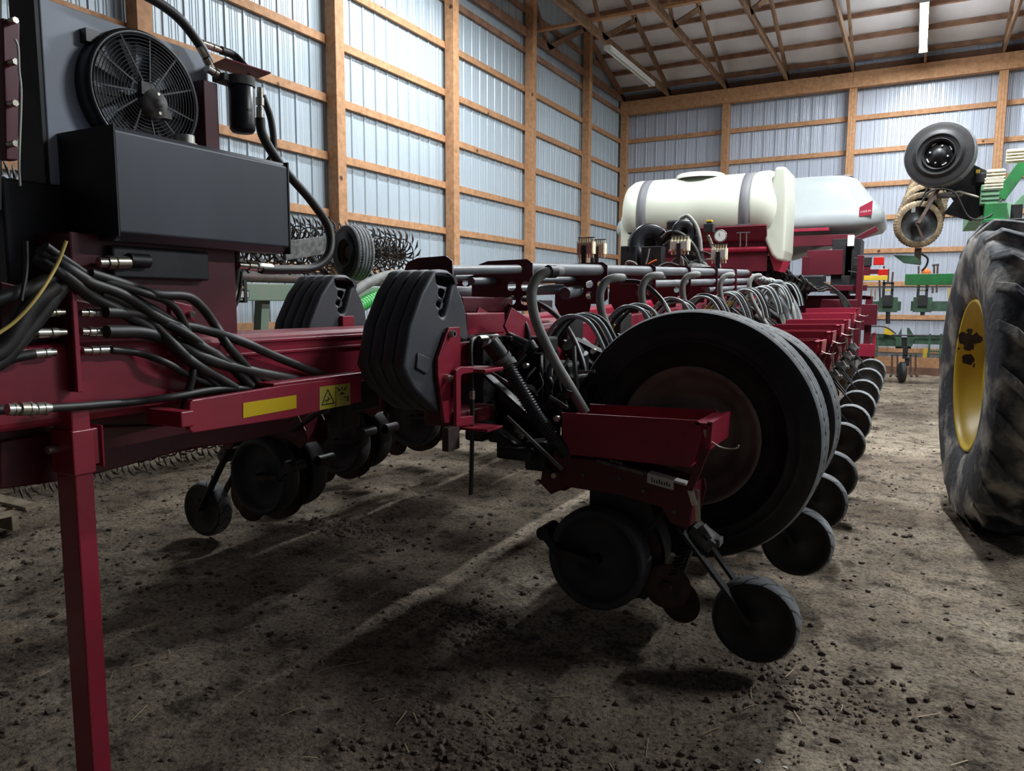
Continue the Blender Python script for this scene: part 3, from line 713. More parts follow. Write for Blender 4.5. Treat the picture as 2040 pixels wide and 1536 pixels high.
MB().box(-1.9, -1.75, *sorted((W(337, 840, 'x', -1.8).y, W(364, 835, 'x', -1.8).y)), 1.03, 1.075).build('rail_stub', 'red', PL, .004)
# front of the tongue: hitch frame side plates
fr = yz(((0, 560), (170, 600), (330, 630), (400, 655), (430, 700), (300, 790), (150, 815), (0, 830)), -1.96)
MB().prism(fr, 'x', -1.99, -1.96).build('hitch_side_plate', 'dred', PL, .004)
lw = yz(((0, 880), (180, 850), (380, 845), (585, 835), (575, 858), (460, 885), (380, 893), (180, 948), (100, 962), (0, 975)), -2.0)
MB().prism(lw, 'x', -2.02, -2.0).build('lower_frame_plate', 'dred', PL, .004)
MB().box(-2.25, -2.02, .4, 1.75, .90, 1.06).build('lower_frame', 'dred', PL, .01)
# drawbar gusset with bolt, above the hoses
g = yz(((335, 598), (378, 608), (385, 640), (372, 700), (335, 650)), -1.93)
MB().prism(g, 'x', -1.94, -1.92).build('gusset', 'red', PL, .003)
b = MB(); bolt(b, W(378, 626, 'x', -1.92), (1, 0, 0), .011, .015); b.split('bolt', 'steel', PL)
# bulkhead plate with hydraulic couplings
bp_ = yz(((148, 540), (165, 545), (171, 808), (150, 808)), -1.86)
b = MB(); y0 = W(150, 700, 'x', -1.86).y; b.box(-1.96, -1.868, y0, y0+.010, 1.145, 1.46)
b.build('bulkhead_plate', 'dred', PL, .002)
b = MB(); b.box(-1.868, -1.858, y0-.001, y0+.012, 1.145, 1.46); b.build('bulkhead_edge', 'red', PL, .002)
def coupling(x0, y0_, x1, y1_, X, r):
    a = W(x0, y0_, 'x', X); c = W(x1, y1_, 'x', X); d = c-a
    b = MB(); b.tube([a, a+d*.28], r*.85, 6); b.tube([a+d*.28, a+d*.5], r*1.12, 6); b.tube([a+d*.5, a+d*.56], r*.7, 12); b.tube([a+d*.56, c], r, 16)
    return b.build('hose_coupling', 'steel', PL)
for (x0, y0_, x1, y1_, r) in ((160, 623, 210, 622, .0115), (162, 661, 212, 661, .0125), (164, 699, 221, 697, .0125), (128, 622, 90, 624, .010), (130, 662, 72, 664, .0125), (110, 702, 68, 705, .0115)):
    coupling(x0, y0_, x1, y1_, -1.88, r)
for (x0, y0_, x1, y1_, r) in ((40, 815, 14, 816, .014), (75, 815, 40, 815, .016), (100, 813, 72, 815, .015)): coupling(x0, y0_, x1, y1_, -1.8, r)
X_ = -1.88
for pts, r in (
    ([(210, 622), (260, 625), (330, 640), (400, 690), (470, 730), (560, 765)], .016),
    ([(212, 661), (280, 662), (340, 678), (400, 710), (480, 735), (590, 757)], .018),
    ([(221, 697), (270, 702), (330, 722), (380, 750), (440, 772)], .010),
    ([(80, 500), (130, 530), (170, 560), (250, 590), (330, 640), (400, 655), (480, 680), (560, 715), (655, 752)], .015),
    ([(90, 490), (140, 525), (190, 555), (290, 585), (340, 605), (365, 640), (385, 690), (385, 740), (370, 800), (360, 850)], .011),
    ([(90, 510), (140, 540), (200, 575), (270, 600), (340, 640), (400, 690), (450, 720), (500, 770)], .017),
    ([(80, 520), (130, 550), (180, 590), (240, 620), (320, 670), (380, 720), (430, 750), (470, 775)], .017),
    ([(180, 545), (260, 570), (310, 586), (370, 590), (400, 610), (430, 650), (455, 690), (490, 730), (520, 770)], .014),
    ([(200, 585), (250, 605), (300, 640), (360, 700), (400, 740), (440, 775)], .014),
    ([(98, 813), (150, 810), (200, 806), (270, 800), (350, 790), (430, 776), (520, 773)], .011),
    ([(70, 515), (120, 545), (170, 575), (230, 590), (300, 630), (380, 670), (440, 720), (520, 750)], .014)):
    HX('hydraulic_hose', [(x, y, 'x', -1.88+.012*((i*7+len(pts)) % 4)) for i, (x, y) in enumerate(pts)], r, 'hose', PL)
for pts, r in (([(90, 624), (60, 640), (20, 700), (-30, 740)], .012), ([(72, 664), (40, 670), (-30, 720)], .014), ([(68, 705), (20, 716), (-40, 745)], .012), ([(110, 570), (60, 610), (10, 690), (-40, 720)], .024), ([(120, 545), (60, 575), (-20, 600)], .018), ([(130, 560), (70, 640), (0, 720), (-40, 730)], .02), ([(14, 816), (-40, 818)], .012)):
    HX('hydraulic_hose', [(x, y, 'x', -1.86) for x, y in pts], r, 'hose', PL)
HX('wiring_hose', [(132, 480, 'x', -1.82), (112, 530, 'x', -1.82), (75, 590, 'x', -1.80), (30, 640, 'x', -1.8), (-20, 675, 'x', -1.8)], .0045, 'yhose', PL)
HX('cable', [(52, 480, 'x', -1.84), (52, 540, 'x', -1.84), (42, 600, 'x', -1.82)], .005, 'hose', PL)
# parking jack: square leg in a collar, on the outside of the tongue
JO = -1.865
jy = W(146, 900, 'x', JO).y; jy2 = W(184, 900, 'x', JO).y; jz = W(146, 810, 'x', JO).z; JX = W(109, 900, 'y', jy).x
jk = MB().box(JX, JO, jy, jy2, .0, jz).build('parking_jack', 'red', PL, .004)
zt = W(150, 858, 'x', JO).z; zb2 = W(150, 948, 'x', JO).z; jy3 = W(203, 900, 'x', JO).y
MB().box(JX-.008, JO+.007, jy-.005, jy2+.004, zb2, zt).box(JX, JO+.012, jy3-.006, jy3, zb2+.01, zt+.006).box(JX+.01, JO+.003, jy2, jy3, zb2+.02, zt).build('jack_collar', 'red', jk, .003)
MB().cyl((JX+.02, jy-.03, zt-.05), (JX+.02, jy2+.03, zt-.05), .011, 12).build('jack_pin', 'steel', jk)
MB().box(JX-.04, JO+.04, jy-.04, jy2+.04, -.01, .012).build('jack_foot', 'red', jk)

# ---- oil cooler, reservoir and filter on the tongue
CXX = -2.15
cs = yz(((83, -20), (412, 126), (416, 290), (105, 362)), CXX)
ys_ = [p[0] for p in cs]; zs_ = [p[1] for p in cs]
zb_ = 1.70; ztop = 2.20; y0c, y1c = 1.255, 1.80
cool = MB().box(CXX-.12, CXX, y0c, y1c, zb_, ztop).build('oil_cooler', 'sheet', PL, .003)
MB().box(CXX-.125, CXX-.004, y0c-.012, y0c, zb_-.02, ztop+.02).build('cooler_side', 'black', cool)
fc = W(282, 190, 'x', CXX+.02); fR = .176
fc = W(290, 190, 'x', CXX+.05); fc.x = CXX
b = MB(); b.lathe([(fR+.012, 0), (fR+.012, .05), (fR+.004, .062), (fR-.008, .055), (fR-.012, .0)], fc, (1, 0, 0), 64)
for a in (.9, 2.4, 4.2, 5.5): b.box(*sorted((fc.x, fc.x+.03)), fc.y+(fR+.02)*math.cos(a)-.02, fc.y+(fR+.02)*math.cos(a)+.02, fc.z+(fR+.02)*math.sin(a)-.018, fc.z+(fR+.02)*math.sin(a)+.018)
fan = b.build('fan_shroud', 'plastic', cool)
b = MB()
for k in range(13):
    r = .045+k*.0103; pts = [fc+V((.058, r*math.cos(q*2*pi/48), r*math.sin(q*2*pi/48))) for q in range(49)]; b.tube(pts, .0016, 5, False)
for k in range(11):
    q = k*2*pi/11+.2; b.bar(fc+V((.06, .04*math.cos(q), .04*math.sin(q))), fc+V((.056, (fR+.002)*math.cos(q+.12), (fR+.002)*math.sin(q+.12))), .003, .005)
b.build('fan_guard', 'black', cool)
b = MB()
for k in range(8):
    q = k*2*pi/8; c1, s1, c2, s2 = math.cos(q), math.sin(q), math.cos(q+.45), math.sin(q+.45)
    b.hexa([fc+V(v) for v in ((.01, .04*c1, .04*s1), (.01, .162*c1, .162*s1), (.03, .162*c2, .162*s2), (.03, .04*c2, .04*s2), (.014, .04*c1, .04*s1), (.014, .162*c1, .162*s1), (.034, .162*c2, .162*s2), (.034, .04*c2, .04*s2))])
b.split('fan_blades', 'black', cool)
hc = W(306, 208, 'x', CXX+.06); hc.x = fc.x+.02
b = MB(); b.lathe([(.001, .072), (.012, .072), (.014, .064), (.03, .062), (.035, .055), (.043, .05), (.045, .02), (.045, 0)], hc, (1, 0, 0), 40)
b.box(hc.x+.03, hc.x+.05, hc.y-.045, hc.y-.01, hc.z+.02, hc.z+.058).box(hc.x+.03, hc.x+.05, hc.y+.02, hc.y+.055, hc.z-.035, hc.z-.015)
b.build('fan_motor', 'dusty', cool)
b = MB(); bolt(b, hc+V((.06, .002, .028)), (1, 0, 0), .005, .004); bolt(b, hc+V((.06, .004, -.028)), (1, 0, 0), .005, .004); b.split('bolt', 'steel', cool)
# reservoir
ty0, ty1, tz0, tz1, TX = 1.283, 1.905, 1.55, 1.842, -1.9
tk = MB()
tk.prism([(TX-.26, tz0+.03), (TX-.24, tz0), (TX-.03, tz0-.012), (TX, tz0+.012), (TX, tz1-.014), (TX-.014, tz1), (TX-.24, tz1), (TX-.26, tz1-.02)], 'y', ty0, ty1)
tk = tk.build('oil_tank', 'tanksteel', PL, .004, 2)
b = MB().box(TX-.262, TX+.0015, ty0-.003, ty0+.001, tz0+.0, tz1+.001).prism([(TX-.262, tz0), (TX+.002, tz0-.013), (TX+.002, tz1+.002), (TX-.262, tz1+.002)], 'y', ty1-.001, ty1+.006)
b.split('tank_end_plate', 'black', tk, .001)
b = MB(); c = W(366, 258, 'x', -1.97); b.cyl((c.x, c.y, tz1), (c.x, c.y, tz1+.03), .03, 28).cyl((c.x, c.y, tz1), (c.x, c.y, tz1+.006), .038, 20); b.build('filler_cap', 'steel', tk)
MB().box(-2.05, -2.0, 1.40, 1.62, tz1+.0, tz1+.01).build('red_strap', 'red', tk)
# brackets below tank and cooler
b = MB().box(-2.2, -1.99, 1.2, 1.75, 1.25, 1.56).build('pump_mount', 'dred', PL, .006)
MB().box(-2.02, -1.96, 1.3, 1.62, 1.44, 1.53).cyl((-1.95, 1.34, 1.49), (-1.95, 1.40, 1.49), .02, 18).box(-2.3, -2.14, 1.12, 1.3, 1.30, 1.70).split('hydraulic_pump', 'black', PL, .006)
coupling(196, 523, 256, 523, -1.95, .018)
gs = yz(((385, 498), (415, 500), (414, 510), (372, 560), (346, 560), (346, 520)), -2.0)
MB().prism(gs, 'x', -2.01, -1.995).build('gusset', 'dred', PL, .002)
# left-edge red upright with bolts and white cable
up_ = yz(((5, 35), (40, 45), (36, 320), (12, 318)), -2.0)
MB().prism(up_, 'x', -2.03, -2.0).build('upright', 'dred', PL, .003)
MB().prism(yz(((-60, -30), (5, -30), (5, 420), (-60, 420)), -2.1), 'x', -2.3, -2.1).build('side_panel', 'black', PL, .003)
b = MB()
for y in (44, 126, 208, 288): bolt(b, W(18, y, 'x', -2.0), (1, 0, 0), .008, .03)
b.split('bolt', 'steel', PL)
HX('sensor_cable', [(30, 78, 'x', -1.97), (36, 95, 'x', -1.97), (38, 140, 'x', -1.97), (42, 190, 'x', -1.97), (38, 320, 'x', -1.97), (40, 370, 'x', -1.98)], .003, 'white', PL)
# filter head, canister, red column
MB().prism([(-2.18, 1.742), (-2.10, 1.742), (-2.10, 1.80), (-2.18, 1.80)], 'z', 1.72, 2.10).build('filter_column', 'dred', PL, .003)
fx, fy = -2.07, 1.872
ft = MB(); ft.lathe([(.001, -.0), (.034, .002), (.042, .012), (.043, .03), (.043, .15), (.038, .158)], (fx, fy, 1.962-.012), (0, 0, 1), 40); ft = ft.build('oil_filter', 'plastic', PL)
MB().box(fx+.0425, fx+.0435, fy-.012, fy+.004, 2.018, 2.026).build('filter_mark', 'dusty', ft)
MB().cyl((fx, fy, 2.105), (fx, fy, 2.135), .046, 28).box(fx-.06, fx-.0, fy-.07, fy-.0, 2.11, 2.135).build('filter_head', 'dusty', PL, .003)
MB().bar((fx-.04, fy-.06, 2.175), (fx+.0, fy+.10, 2.165), .11, .006, (.0, 0, 1)).build('filter_bracket', 'red', PL, .002)
coupling(440, 152, 412, 135, -2.1, .014); coupling(424, 138, 398, 92, -2.1, .014); coupling(445, 102, 402, 86, -2.15, .012)
coupling(518, 175, 518, 245, -2.06, .013)
HX('hydraulic_hose', [(418, 125, 'x', -2.1), (395, 85, 'x', -2.1), (360, 40, 'x', -2.1), (320, 8, 'x', -2.1), (270, -20, 'x', -2.1)], .0155, 'hose', PL, 12)
HX('hydraulic_hose', [(440, 100, 'x', -2.15), (465, 110, 'x', -2.15), (485, 130, 'x', -2.12), (500, 150, 'x', -2.1)], .014, 'hose', PL, 12)
HX('hydraulic_hose', [(518, 235, 'x', -2.06), (522, 265, 'x', -2.06), (540, 300, 'x', -2.06), (575, 348, 'x', -2.05), (620, 400, 'x', -2.03), (655, 455, 'x', -2.02), (655, 505, 'x', -2.0), (625, 533, 'x', -2.0), (570, 537, 'x', -2.0), (520, 536, 'x', -2.0)], .0165, 'hose', PL, 12, 8)
HX('hydraulic_hose', [(523, 190, 'x', -2.1), (540, 240, 'x', -2.1), (545, 300, 'x', -2.1), (530, 330, 'x', -2.1)], .012, 'hose', PL, 10)
coupling(475, 528, 540, 534, -2.0, .015)
for pts, r in (([(455, 500), (458, 540), (450, 590), (425, 640), (410, 680)], .016), ([(438, 520), (425, 560), (405, 600)], .017), ([(470, 500), (468, 560), (450, 620), (450, 690)], .014), ([(480, 540), (476, 590), (460, 625)], .007)):
    HX('hydraulic_hose', [(x, y, 'x', -2.08) for x, y in pts], r, 'hose', PL)

# ---- suitcase weights: hung on both wing ends, each a thing
wo = [(868.6, 539), (880, 536.5), (893, 538), (906, 549), (912, 569), (921, 592), (929, 621), (934, 673), (931, 680), (924, 681), (908, 671), (895, 692), (890, 730), (890, 775), (879, 821), (868.6, 818), (846, 797), (825, 777), (812, 752), (804, 730), (808, 706), (817, 651), (841, 583), (864, 542)]
slot = [(871, 549), (884, 550.5), (905.5, 554), (908, 562), (901, 570), (892, 608), (888, 626), (884, 632), (880, 631), (876, 626), (884, 600), (893, 572), (874, 567), (871, 562)]
XN = -1.55
O = W(850, 700, 'x', XN)
def l2(pts): return [(W(x, y, 'x', XN).y-O.y, W(x, y, 'x', XN).z-O.z) for x, y in pts]
def weight(X, dy, dz, label, grp, first):
    t = thing('suitcase_weight', (X, O.y+dy, O.z+dz-.35), label, 'weight', grp)
    wth = .052
    plate('weight_body', l2(wo), [l2(slot), l2([(879+4*math.cos(q*pi/5), 585+5*math.sin(q*pi/5)) for q in range(10)]), l2([(875+4*math.cos(q*pi/5), 606+5*math.sin(q*pi/5)) for q in range(10)])], wth, ((X-wth/2, O.y+dy, O.z+dz), (0, 1, 0), (0, 0, 1)), 'iron', t, .012)
    p = l2([(830, 703), (856, 715), (856, 722), (847, 745), (826, 733)])
    if first:
        plate('cast_boss', p, [], .012, ((X+.003, O.y+dy, O.z+dz), (0, 1, 0), (0, 0, 1)), 'iron', t, .003)
    return t
nm = ['outermost', 'second', 'third', 'innermost']
for k in range(4):
    weight(XN-.0535*k, 0, 0, 'black cast iron suitcase weight on near wing end, %s of four' % ['right-most and fully visible', 'second from the right', 'third from the right', 'left-most'][k], 'near pack of suitcase weights', k == 0)
for k in range(4):
    weight(-2.30-.0535*k, .30, .0, 'black suitcase weight beyond the red tongue, %s of its pack' % ['right-most', 'second from the right', 'third from the right', 'left-most'][k], 'far pack of suitcase weights', k == 0)
pbox2 = MB().box(-2.32, -2.28, 2.6, 2.68, 1.2, 1.31).build('weight_bracket', 'red', PL, .003)

# ---- rear centre: main frame, tank platform, tanks, pumps
def bx(name, x0, x1, y0, y1, z0, z1, m, parent=PL, bev=.004):
    return MB().box(x0, x1, y0, y1, z0, z1).build(name, m, parent, bev)
bx('main_toolbar', -3.6, -.62, 9.9, 10.1, 1.20, 1.42, 'dred', bev=.01)
bx('main_toolbar', -3.4, -.55, 11.4, 11.6, 1.0, 1.2, 'dred', bev=.01)
for x in (-3.3, -1.25, -.62): bx('frame_post', x-.035, x+.035, 10.0, 10.14, .75, 1.95, 'dred')
bx('frame_post', -.56, -.48, 10.42, 10.5, .42, 1.46, 'dred')
bx('frame_rail', -1.6, -.50, 10.42, 10.5, 1.42, 1.47, 'dred')
bx('frame_rail', -1.5, -.55, 10.3, 10.4, 1.53, 1.60, 'dred')
bx('axle_beam', -.95, -.42, 10.4, 10.55, .70, .86, 'red')
bx('axle_post', -.68, -.60, 10.45, 10.53, .84, 1.24, 'black')
bx('frame_block', -.78, -.42, 10.35, 10.55, 1.10, 1.36, 'dred')
bx('frame_post', -.46, -.42, 10.44, 10.5, .42, 1.0, 'red')
# dusty transport tyre
c = V((-.62, 10.75, .42)); tr = ribtire(c, .40, .3, PL, .22, 'transport_wheel', 'concrete', axis=(1, 0, 0), n=96); rim(c, .215, .3, tr)
c = V((-3.4, 10.75, .42)); tr = ribtire(c, .40, .3, PL, .22, 'transport_wheel', 'concrete', axis=(1, 0, 0), n=96); rim(c, .215, .3, tr)
bx('transport_axle', -3.5, -.5, 10.7, 10.8, .40, .50, 'dred')
for x in (-.95, -3.1): bx('axle_leg', x-.05, x+.05, 10.65, 10.85, .42, 1.3, 'dred')
# rear lamps and reflectors
bx('tail_lamp_box', -.73, -.52, 10.46, 10.5, 1.84, 1.95, 'black'); bx('tail_lamp', -.50, -.38, 10.46, 10.5, 1.85, 1.95, 'lampred')
bx('lamp_bracket', -.68, -.53, 10.47, 10.5, 1.66, 1.86, 'dred'); bx('lamp_bracket', -.53, -.44, 10.47, 10.49, 1.74, 1.80, 'dred')
bx('side_reflector', -.44, -.33, 10.47, 10.49, 1.72, 1.80, 'lampred'); bx('side_reflector', -.60, -.33, 10.46, 10.485, 1.66, 1.72, 'yellow')
bx('control_box', -.86, -.76, 10.42, 10.5, 1.47, 1.72, 'black')
HX('cable', [(1690, 540, 'y', 10.4), (1712, 545, 'y', 10.4), (1718, 560, 'y', 10.4)], .006, 'hose', PL)
# black seed-delivery parts under the bulk tank
b = MB()
for (x, y, yy, sx, sy, sz) in ((1510, 530, 9.9, .35, .3, .25), (1545, 545, 9.9, .3, .3, .3), (1600, 565, 9.9, .5, .3, .2), (1500, 560, 9.7, .4, .3, .2)):
    p = W(x, y, 'y', yy); b.box(p.x-sx/2, p.x+sx/2, p.y-sy/2, p.y+sy/2, p.z-sz/2, p.z+sz/2)
b.split('seed_meter_box', 'black', PL, .02)
for k in range(16):
    p = W(1490+k*9, 520+k*4+(k % 3)*5, 'y', 9.6); HX('wiring_loom', [(1490+k*8, 510+k*5, 'y', 9.7), (1500+k*8, 500+k*4+(k % 4)*4, 'y', 9.6), (1512+k*8, 520+k*4, 'y', 9.6), (1515+k*9, 545+k*2, 'y', 9.7)], .012, 'hose', PL, 6, 4)
for k in range(6): HX('hydraulic_hose', [(1570, 575+k*3, 'y', 9.8), (1630+k*6, 560+k*3, 'y', 9.8), (1680, 590+k*4, 'y', 9.8), (1700+2*k, 625, 'y', 9.8)], .013, 'hose', PL, 7, 5)
# meter box under the bulk tank
bx('meter_housing', -1.30, -.86, 10.55, 11.2, 1.74, 2.06, 'dred'); bx('meter_housing', -1.0, -.66, 10.6, 11.2, 1.5, 2.2, 'black')
# grey bulk seed tank: loft of rounded rectangles
def loft(name, rings, m, parent, n=9):
    b = MB(); vs = []; cnt = 4*(n+1)
    for (x0, x1, y0, y1, r, z) in rings:
        vs += [(x, y, z) for x, y in rrect(x0, x1, y0, y1, r, n)]
    R = len(rings)
    b.add(vs, [(i*cnt+k, i*cnt+(k+1) % cnt, (i+1)*cnt+(k+1) % cnt, (i+1)*cnt+k) for i in range(R-1) for k in range(cnt)], True)
    b.add(vs[:cnt], [tuple(reversed(range(cnt)))]); b.add(vs[-cnt:], [tuple(range(cnt))])
    return b.build(name, m, parent)
y0, y1 = 10.7, 12.3
gt = loft('bulk_tank', [(-2.4, -1.6, y0+.5, y1-.5, .1, 2.0), (-3.9, -.62, y0+.1, y1-.1, .2, 2.33), (-4.06, -.47, y0+.03, y1-.03, .25, 2.37), (-4.1, -.43, y0, y1, .28, 2.43), (-4.1, -.43, y0, y1, .28, 2.50), (-4.08, -.44, y0+.02, y1-.02, .28, 2.58), (-4.05, -.46, y0+.05, y1-.05, .28, 2.61), (-3.75, -.72, y0+.16, y1-.16, .3, 2.94), (-3.68, -.78, y0+.2, y1-.2, .3, 3.02), (-3.6, -.88, y0+.28, y1-.28, .28, 3.07), (-3.4, -1.1, y0+.45, y1-.45, .25, 3.09)], 'gtank', PL)
for x in (-1.55, -1.05, -2.9): MB().lathe([(.001, .05), (.17, .045), (.19, .03), (.2, -.02)], (x, 11.5, 3.08), (0, 0, 1), 28).build('tank_lid', 'black', gt)
# red maker's decal on the tank corner
d = W(1743, 437, 'y', 10.69)
dc = MB().prism([(-.71, 2.48), (-.71, 2.60), (-.56, 2.68), (-.56, 2.50)], 'y', 10.693, 10.70).build('decal', 'red', gt); dc['label'] = 'red name decal on the tank corner'
text('decal_lettering', 'CASE IH', .034, ((-.635, 10.692, 2.545), (1, 0, .1), (0, 0, 1)), 'white', dc)
# red cradle and rails under the bulk tank
bx('tank_rail', -3.6, -.75, 10.62, 10.72, 2.12, 2.26, 'dred'); bx('tank_rail', -1.9, -1.05, 10.58, 10.66, 2.31, 2.35, 'red')
MB().bar((-.80, 10.7, 2.16), (-.50, 10.8, 2.33), .06, .07).build('tank_arm', 'dred', PL, .004)
bx('rail_end', -.82, -.74, 10.56, 10.66, 2.10, 2.24, 'fixture')
for x in (-.80, -3.5): bx('tank_post', x-.04, x+.04, 10.6, 10.7, 1.46, 2.14, 'dred')
# white liquid tank on a red saddle, two grey straps
WX0, WX1, WY, WZ, WR = -3.38, -1.28, 9.45, 2.47, .455
tp = [(.001, 0), (.12, -.0), (.3, .02), (.40, .06), (WR-.01, .14), (WR, .2), (WR, .28), (WR-.012, .3), (WR-.012, .38), (WR, .4), (WR, .85), (WR-.006, .88), (WR-.006, 1.1), (WR, 1.13), (WR, 1.62), (WR-.012, 1.64), (WR-.012, 1.74), (WR, 1.76), (WR+.01, 1.8), (WR+.015, 1.9), (WR-.01, 2.0), (.38, 2.07), (.3, 2.1), (.001, 2.11)]
tp = [(r, t*.925) for r, t in tp]
wt = MB().lathe(tp, (WX0, WY, WZ), (1, 0, 0), 72).build('liquid_tank', 'poly', PL)
MB().lathe([(.3, .0), (.29, .05), (.27, .06), (.001, .065)], (-2.45, WY, WZ+WR-.03), (0, 0, 1), 40).build('tank_dome', 'poly', wt)
MB().lathe([(.12, .0), (.12, .03), (.001, .035)], (-2.45, WY, WZ+WR+.03), (0, 0, 1), 32).build('tank_lid', 'black', wt)
# moulded end foot of the tank
b = MB().prism([(-1.60, WZ-.2), (-1.58, WZ-.38), (-1.50, WZ-.55), (-1.44, WZ-.61), (-1.38, WZ-.62), (-1.36, WZ-.5), (-1.36, WZ+.1), (-1.38, WZ+.44), (-1.5, WZ+.45)], 'y', WY-.38, WY+.3)
b.build('tank_end', 'poly', wt, .05, 4)
MB().prism([(-3.36, WZ-.5), (-3.2, WZ-.5), (-3.15, WZ), (-3.36, WZ+.0)], 'y', WY-.38, WY+.3).build('tank_end', 'poly', wt, .05, 4)
for x in (WX0+.315, WX0+1.56):
    b = MB(); n = 40; vs = []
    for k in range(n+1):
        q = -.35*pi/2*1.1-pi+(pi*1.39)*k/n; q = pi*(.08+k/n*.84)*-1+pi*1.0
        q = math.radians(-28+236*k/n)
        for xx, rr in ((x-.055, WR-.005), (x+.055, WR-.005), (x+.055, WR+.004), (x-.055, WR+.004)): vs.append((xx, WY+rr*math.cos(q), WZ+rr*math.sin(q)))
    b.add(vs, [(4*k+a, 4*k+(a+1) % 4, 4*k+4+(a+1) % 4, 4*k+4+a) for k in range(n) for a in range(4)], True)
    sp = b.build('strap', 'strap', wt)
    q = math.radians(208); p = V((x, WY+(WR+.015)*math.cos(q), WZ+(WR+.015)*math.sin(q)))
    MB().bar(p+V((-.075, 0, .03)), p+V((.075, 0, .03)), .02, .012).bar(p+V((-.075, 0, -.06)), p+V((.075, 0, -.06)), .02, .012).bar(p+V((-.07, 0, -.065)), p+V((-.07, 0, .035)), .012, .02).bar(p+V((.07, 0, -.065)), p+V((.07, 0, .035)), .012, .02).build('buckle', 'strap', sp)
    for s in (-1, 1): MB().cyl(p+V((s*.035, 0, -.06)), p+V((s*.035, .02, -.22)), .006, 8).build('strap_bolt', 'steel', sp)
b = MB(); sad = [(WY+(WR+.012)*math.cos(math.radians(a)), WZ+(WR+.012)*math.sin(math.radians(a))) for a in range(205, 336, 10)]
sad = sad+[(WY+(WR+.05)*math.cos(math.radians(a)), WZ+(WR+.05)*math.sin(math.radians(a))) for a in range(335, 204, -10)]
b.prism(sad, 'x', -3.1, -1.56); b.build('tank_saddle', 'dred', PL, .004)
bx('saddle_front', -3.1, -1.56, WY-.32, WY-.29, 1.74, 2.08, 'dred'); MB().cyl((-3.1, WY-.33, 2.0), (-1.56, WY-.33, 2.0), .03, 12).build('saddle_rail', 'red', PL)
MB().prism([(-1.58, 2.05), (-1.48, 1.75), (-1.36, 1.72), (-1.30, 1.85), (-1.40, 1.85), (-1.5, 2.1)], 'y', WY-.3, WY-.27).build('saddle_gusset', 'red', PL)
for x in (-3.0, -1.9): bx('saddle_leg', x-.06, x+.06, WY-.1, WY+.1, 1.3, 1.8, 'dred')
bx('saddle_base', -2.3, -1.9, 9.0, 9.3, 1.60, 1.76, 'red')
# blower housings, pump boxes and gauges in front of the white tank
def blower(cx, cy_, cz, R, w, ang=0):
    b = MB(); b.lathe([(.3*R, -w/2), (R*.92, -w/2), (R, -w*.4), (R, w*.4), (R*.92, w/2), (.3*R, w/2), (.3*R, -w/2)], (cx, cy_, cz), (.5, -.86, 0), 40)
    o = b.build('blower_housing', 'plastic', PL)
    b = MB(); b.lathe([(.001, 0), (R*.34, 0)], (cx+.001, cy_, cz), (.5, -.86, 0), 24)
    for k in range(4):
        p = V((cx-R-.01, cy_, cz-R*.5+k*R*.35)); b.box(p.x, p.x+.12, p.y-.03, p.y+.03, p.z, p.z+.012)
    b.build('blower_vane', 'black', o)
p = W(1280, 500, 'y', 7.9); bx('blower_box', p.x-.2, p.x-.02, 7.75, 8.0, 1.75, p.z+.05, 'black', bev=.01)
p = W(1292, 487, 'y', 7.9); blower(p.x, 7.9, p.z, .22, .14)
bx('blower_box', p.x-.12, p.x+.12, 7.84, 8.0, p.z-.45, p.z-.05, 'plastic', bev=.01)
p = W(1360, 462, 'y', 7.9); blower(p.x, 7.9, p.z+.0, .13, .14); bx('blower_box', p.x-.16, p.x-.02, 7.82, 7.95, p.z-.1, p.z+.12, 'black', bev=.02)
p = W(1372, 505, 'y', 7.95); MB().prism([(p.x-.12, p.z-.28), (p.x+.2, p.z-.28), (p.x+.1, p.z+.18), (p.x-.02, p.z+.22)], 'y', 7.95, 8.05).build('blower_box', 'plastic', PL, .01)
p = W(1297, 512, 'y', 7.6); bx('control_box', p.x-.11, p.x+.11, 7.6, 7.75, p.z-.13, p.z+.11, 'black', bev=.006)
HX('cable', [(1294, 495, 'y', 7.58), (1290, 515, 'y', 7.58), (1284, 535, 'y', 7.58)], .008, 'ghose', PL)
HX('copper_line', [(1308, 518, 'y', 7.55), (1295, 524, 'y', 7.55), (1283, 535, 'y', 7.55)], .008, 'orange', PL)
HX('liquid_hose', [(1355, 436, 'y', 7.9), (1370, 430, 'y', 7.9), (1387, 450, 'y', 7.9), (1394, 475, 'y', 7.9), (1396, 500, 'y', 7.9)], .022, 'ghose', PL, 10)
HX('liquid_hose', [(1318, 475, 'y', 7.8), (1335, 462, 'y', 7.8), (1360, 468, 'y', 7.8), (1385, 495, 'y', 7.8), (1400, 540, 'y', 7.8)], .022, 'hose', PL, 10)
HX('liquid_hose', [(1322, 490, 'y', 7.8), (1340, 478, 'y', 7.8), (1360, 480, 'y', 7.8)], .018, 'hose', PL, 10)
MB().cyl(W(1365, 530, 'y', 7.9), W(1415, 545, 'y', 7.7), .07, 18).build('hydraulic_motor', 'dusty', PL)
b = MB(); p = W(1413, 452, 'y', 8.0); b.box(p.x-.05, p.x+.05, 7.95, 8.05, p.z-.06, p.z+.03); b.cyl(p+V((0, 0, .03)), p+V((0, 0, .05)), .03, 12); b.build('flow_valve', 'black', PL, .006)
bx('valve_cap', p.x-.03, p.x+.03, 7.97, 8.03, p.z+.05, p.z+.07, 'yellow')
MB().tube([W(1410, 468, 'y', 8.0), W(1415, 480, 'y', 8.0), W(1421, 497, 'y', 8.0)], .018, 10).build('pipe_fitting', 'steel', PL)
p = W(1435, 470, 'y', 7.95); b = MB(); b.lathe([(.001, .012), (.058, .012), (.066, .016), (.066, -.02), (.001, -.02)], p, (0.25, -1, 0), 32); g = b.build('pressure_gauge', 'steel', PL)
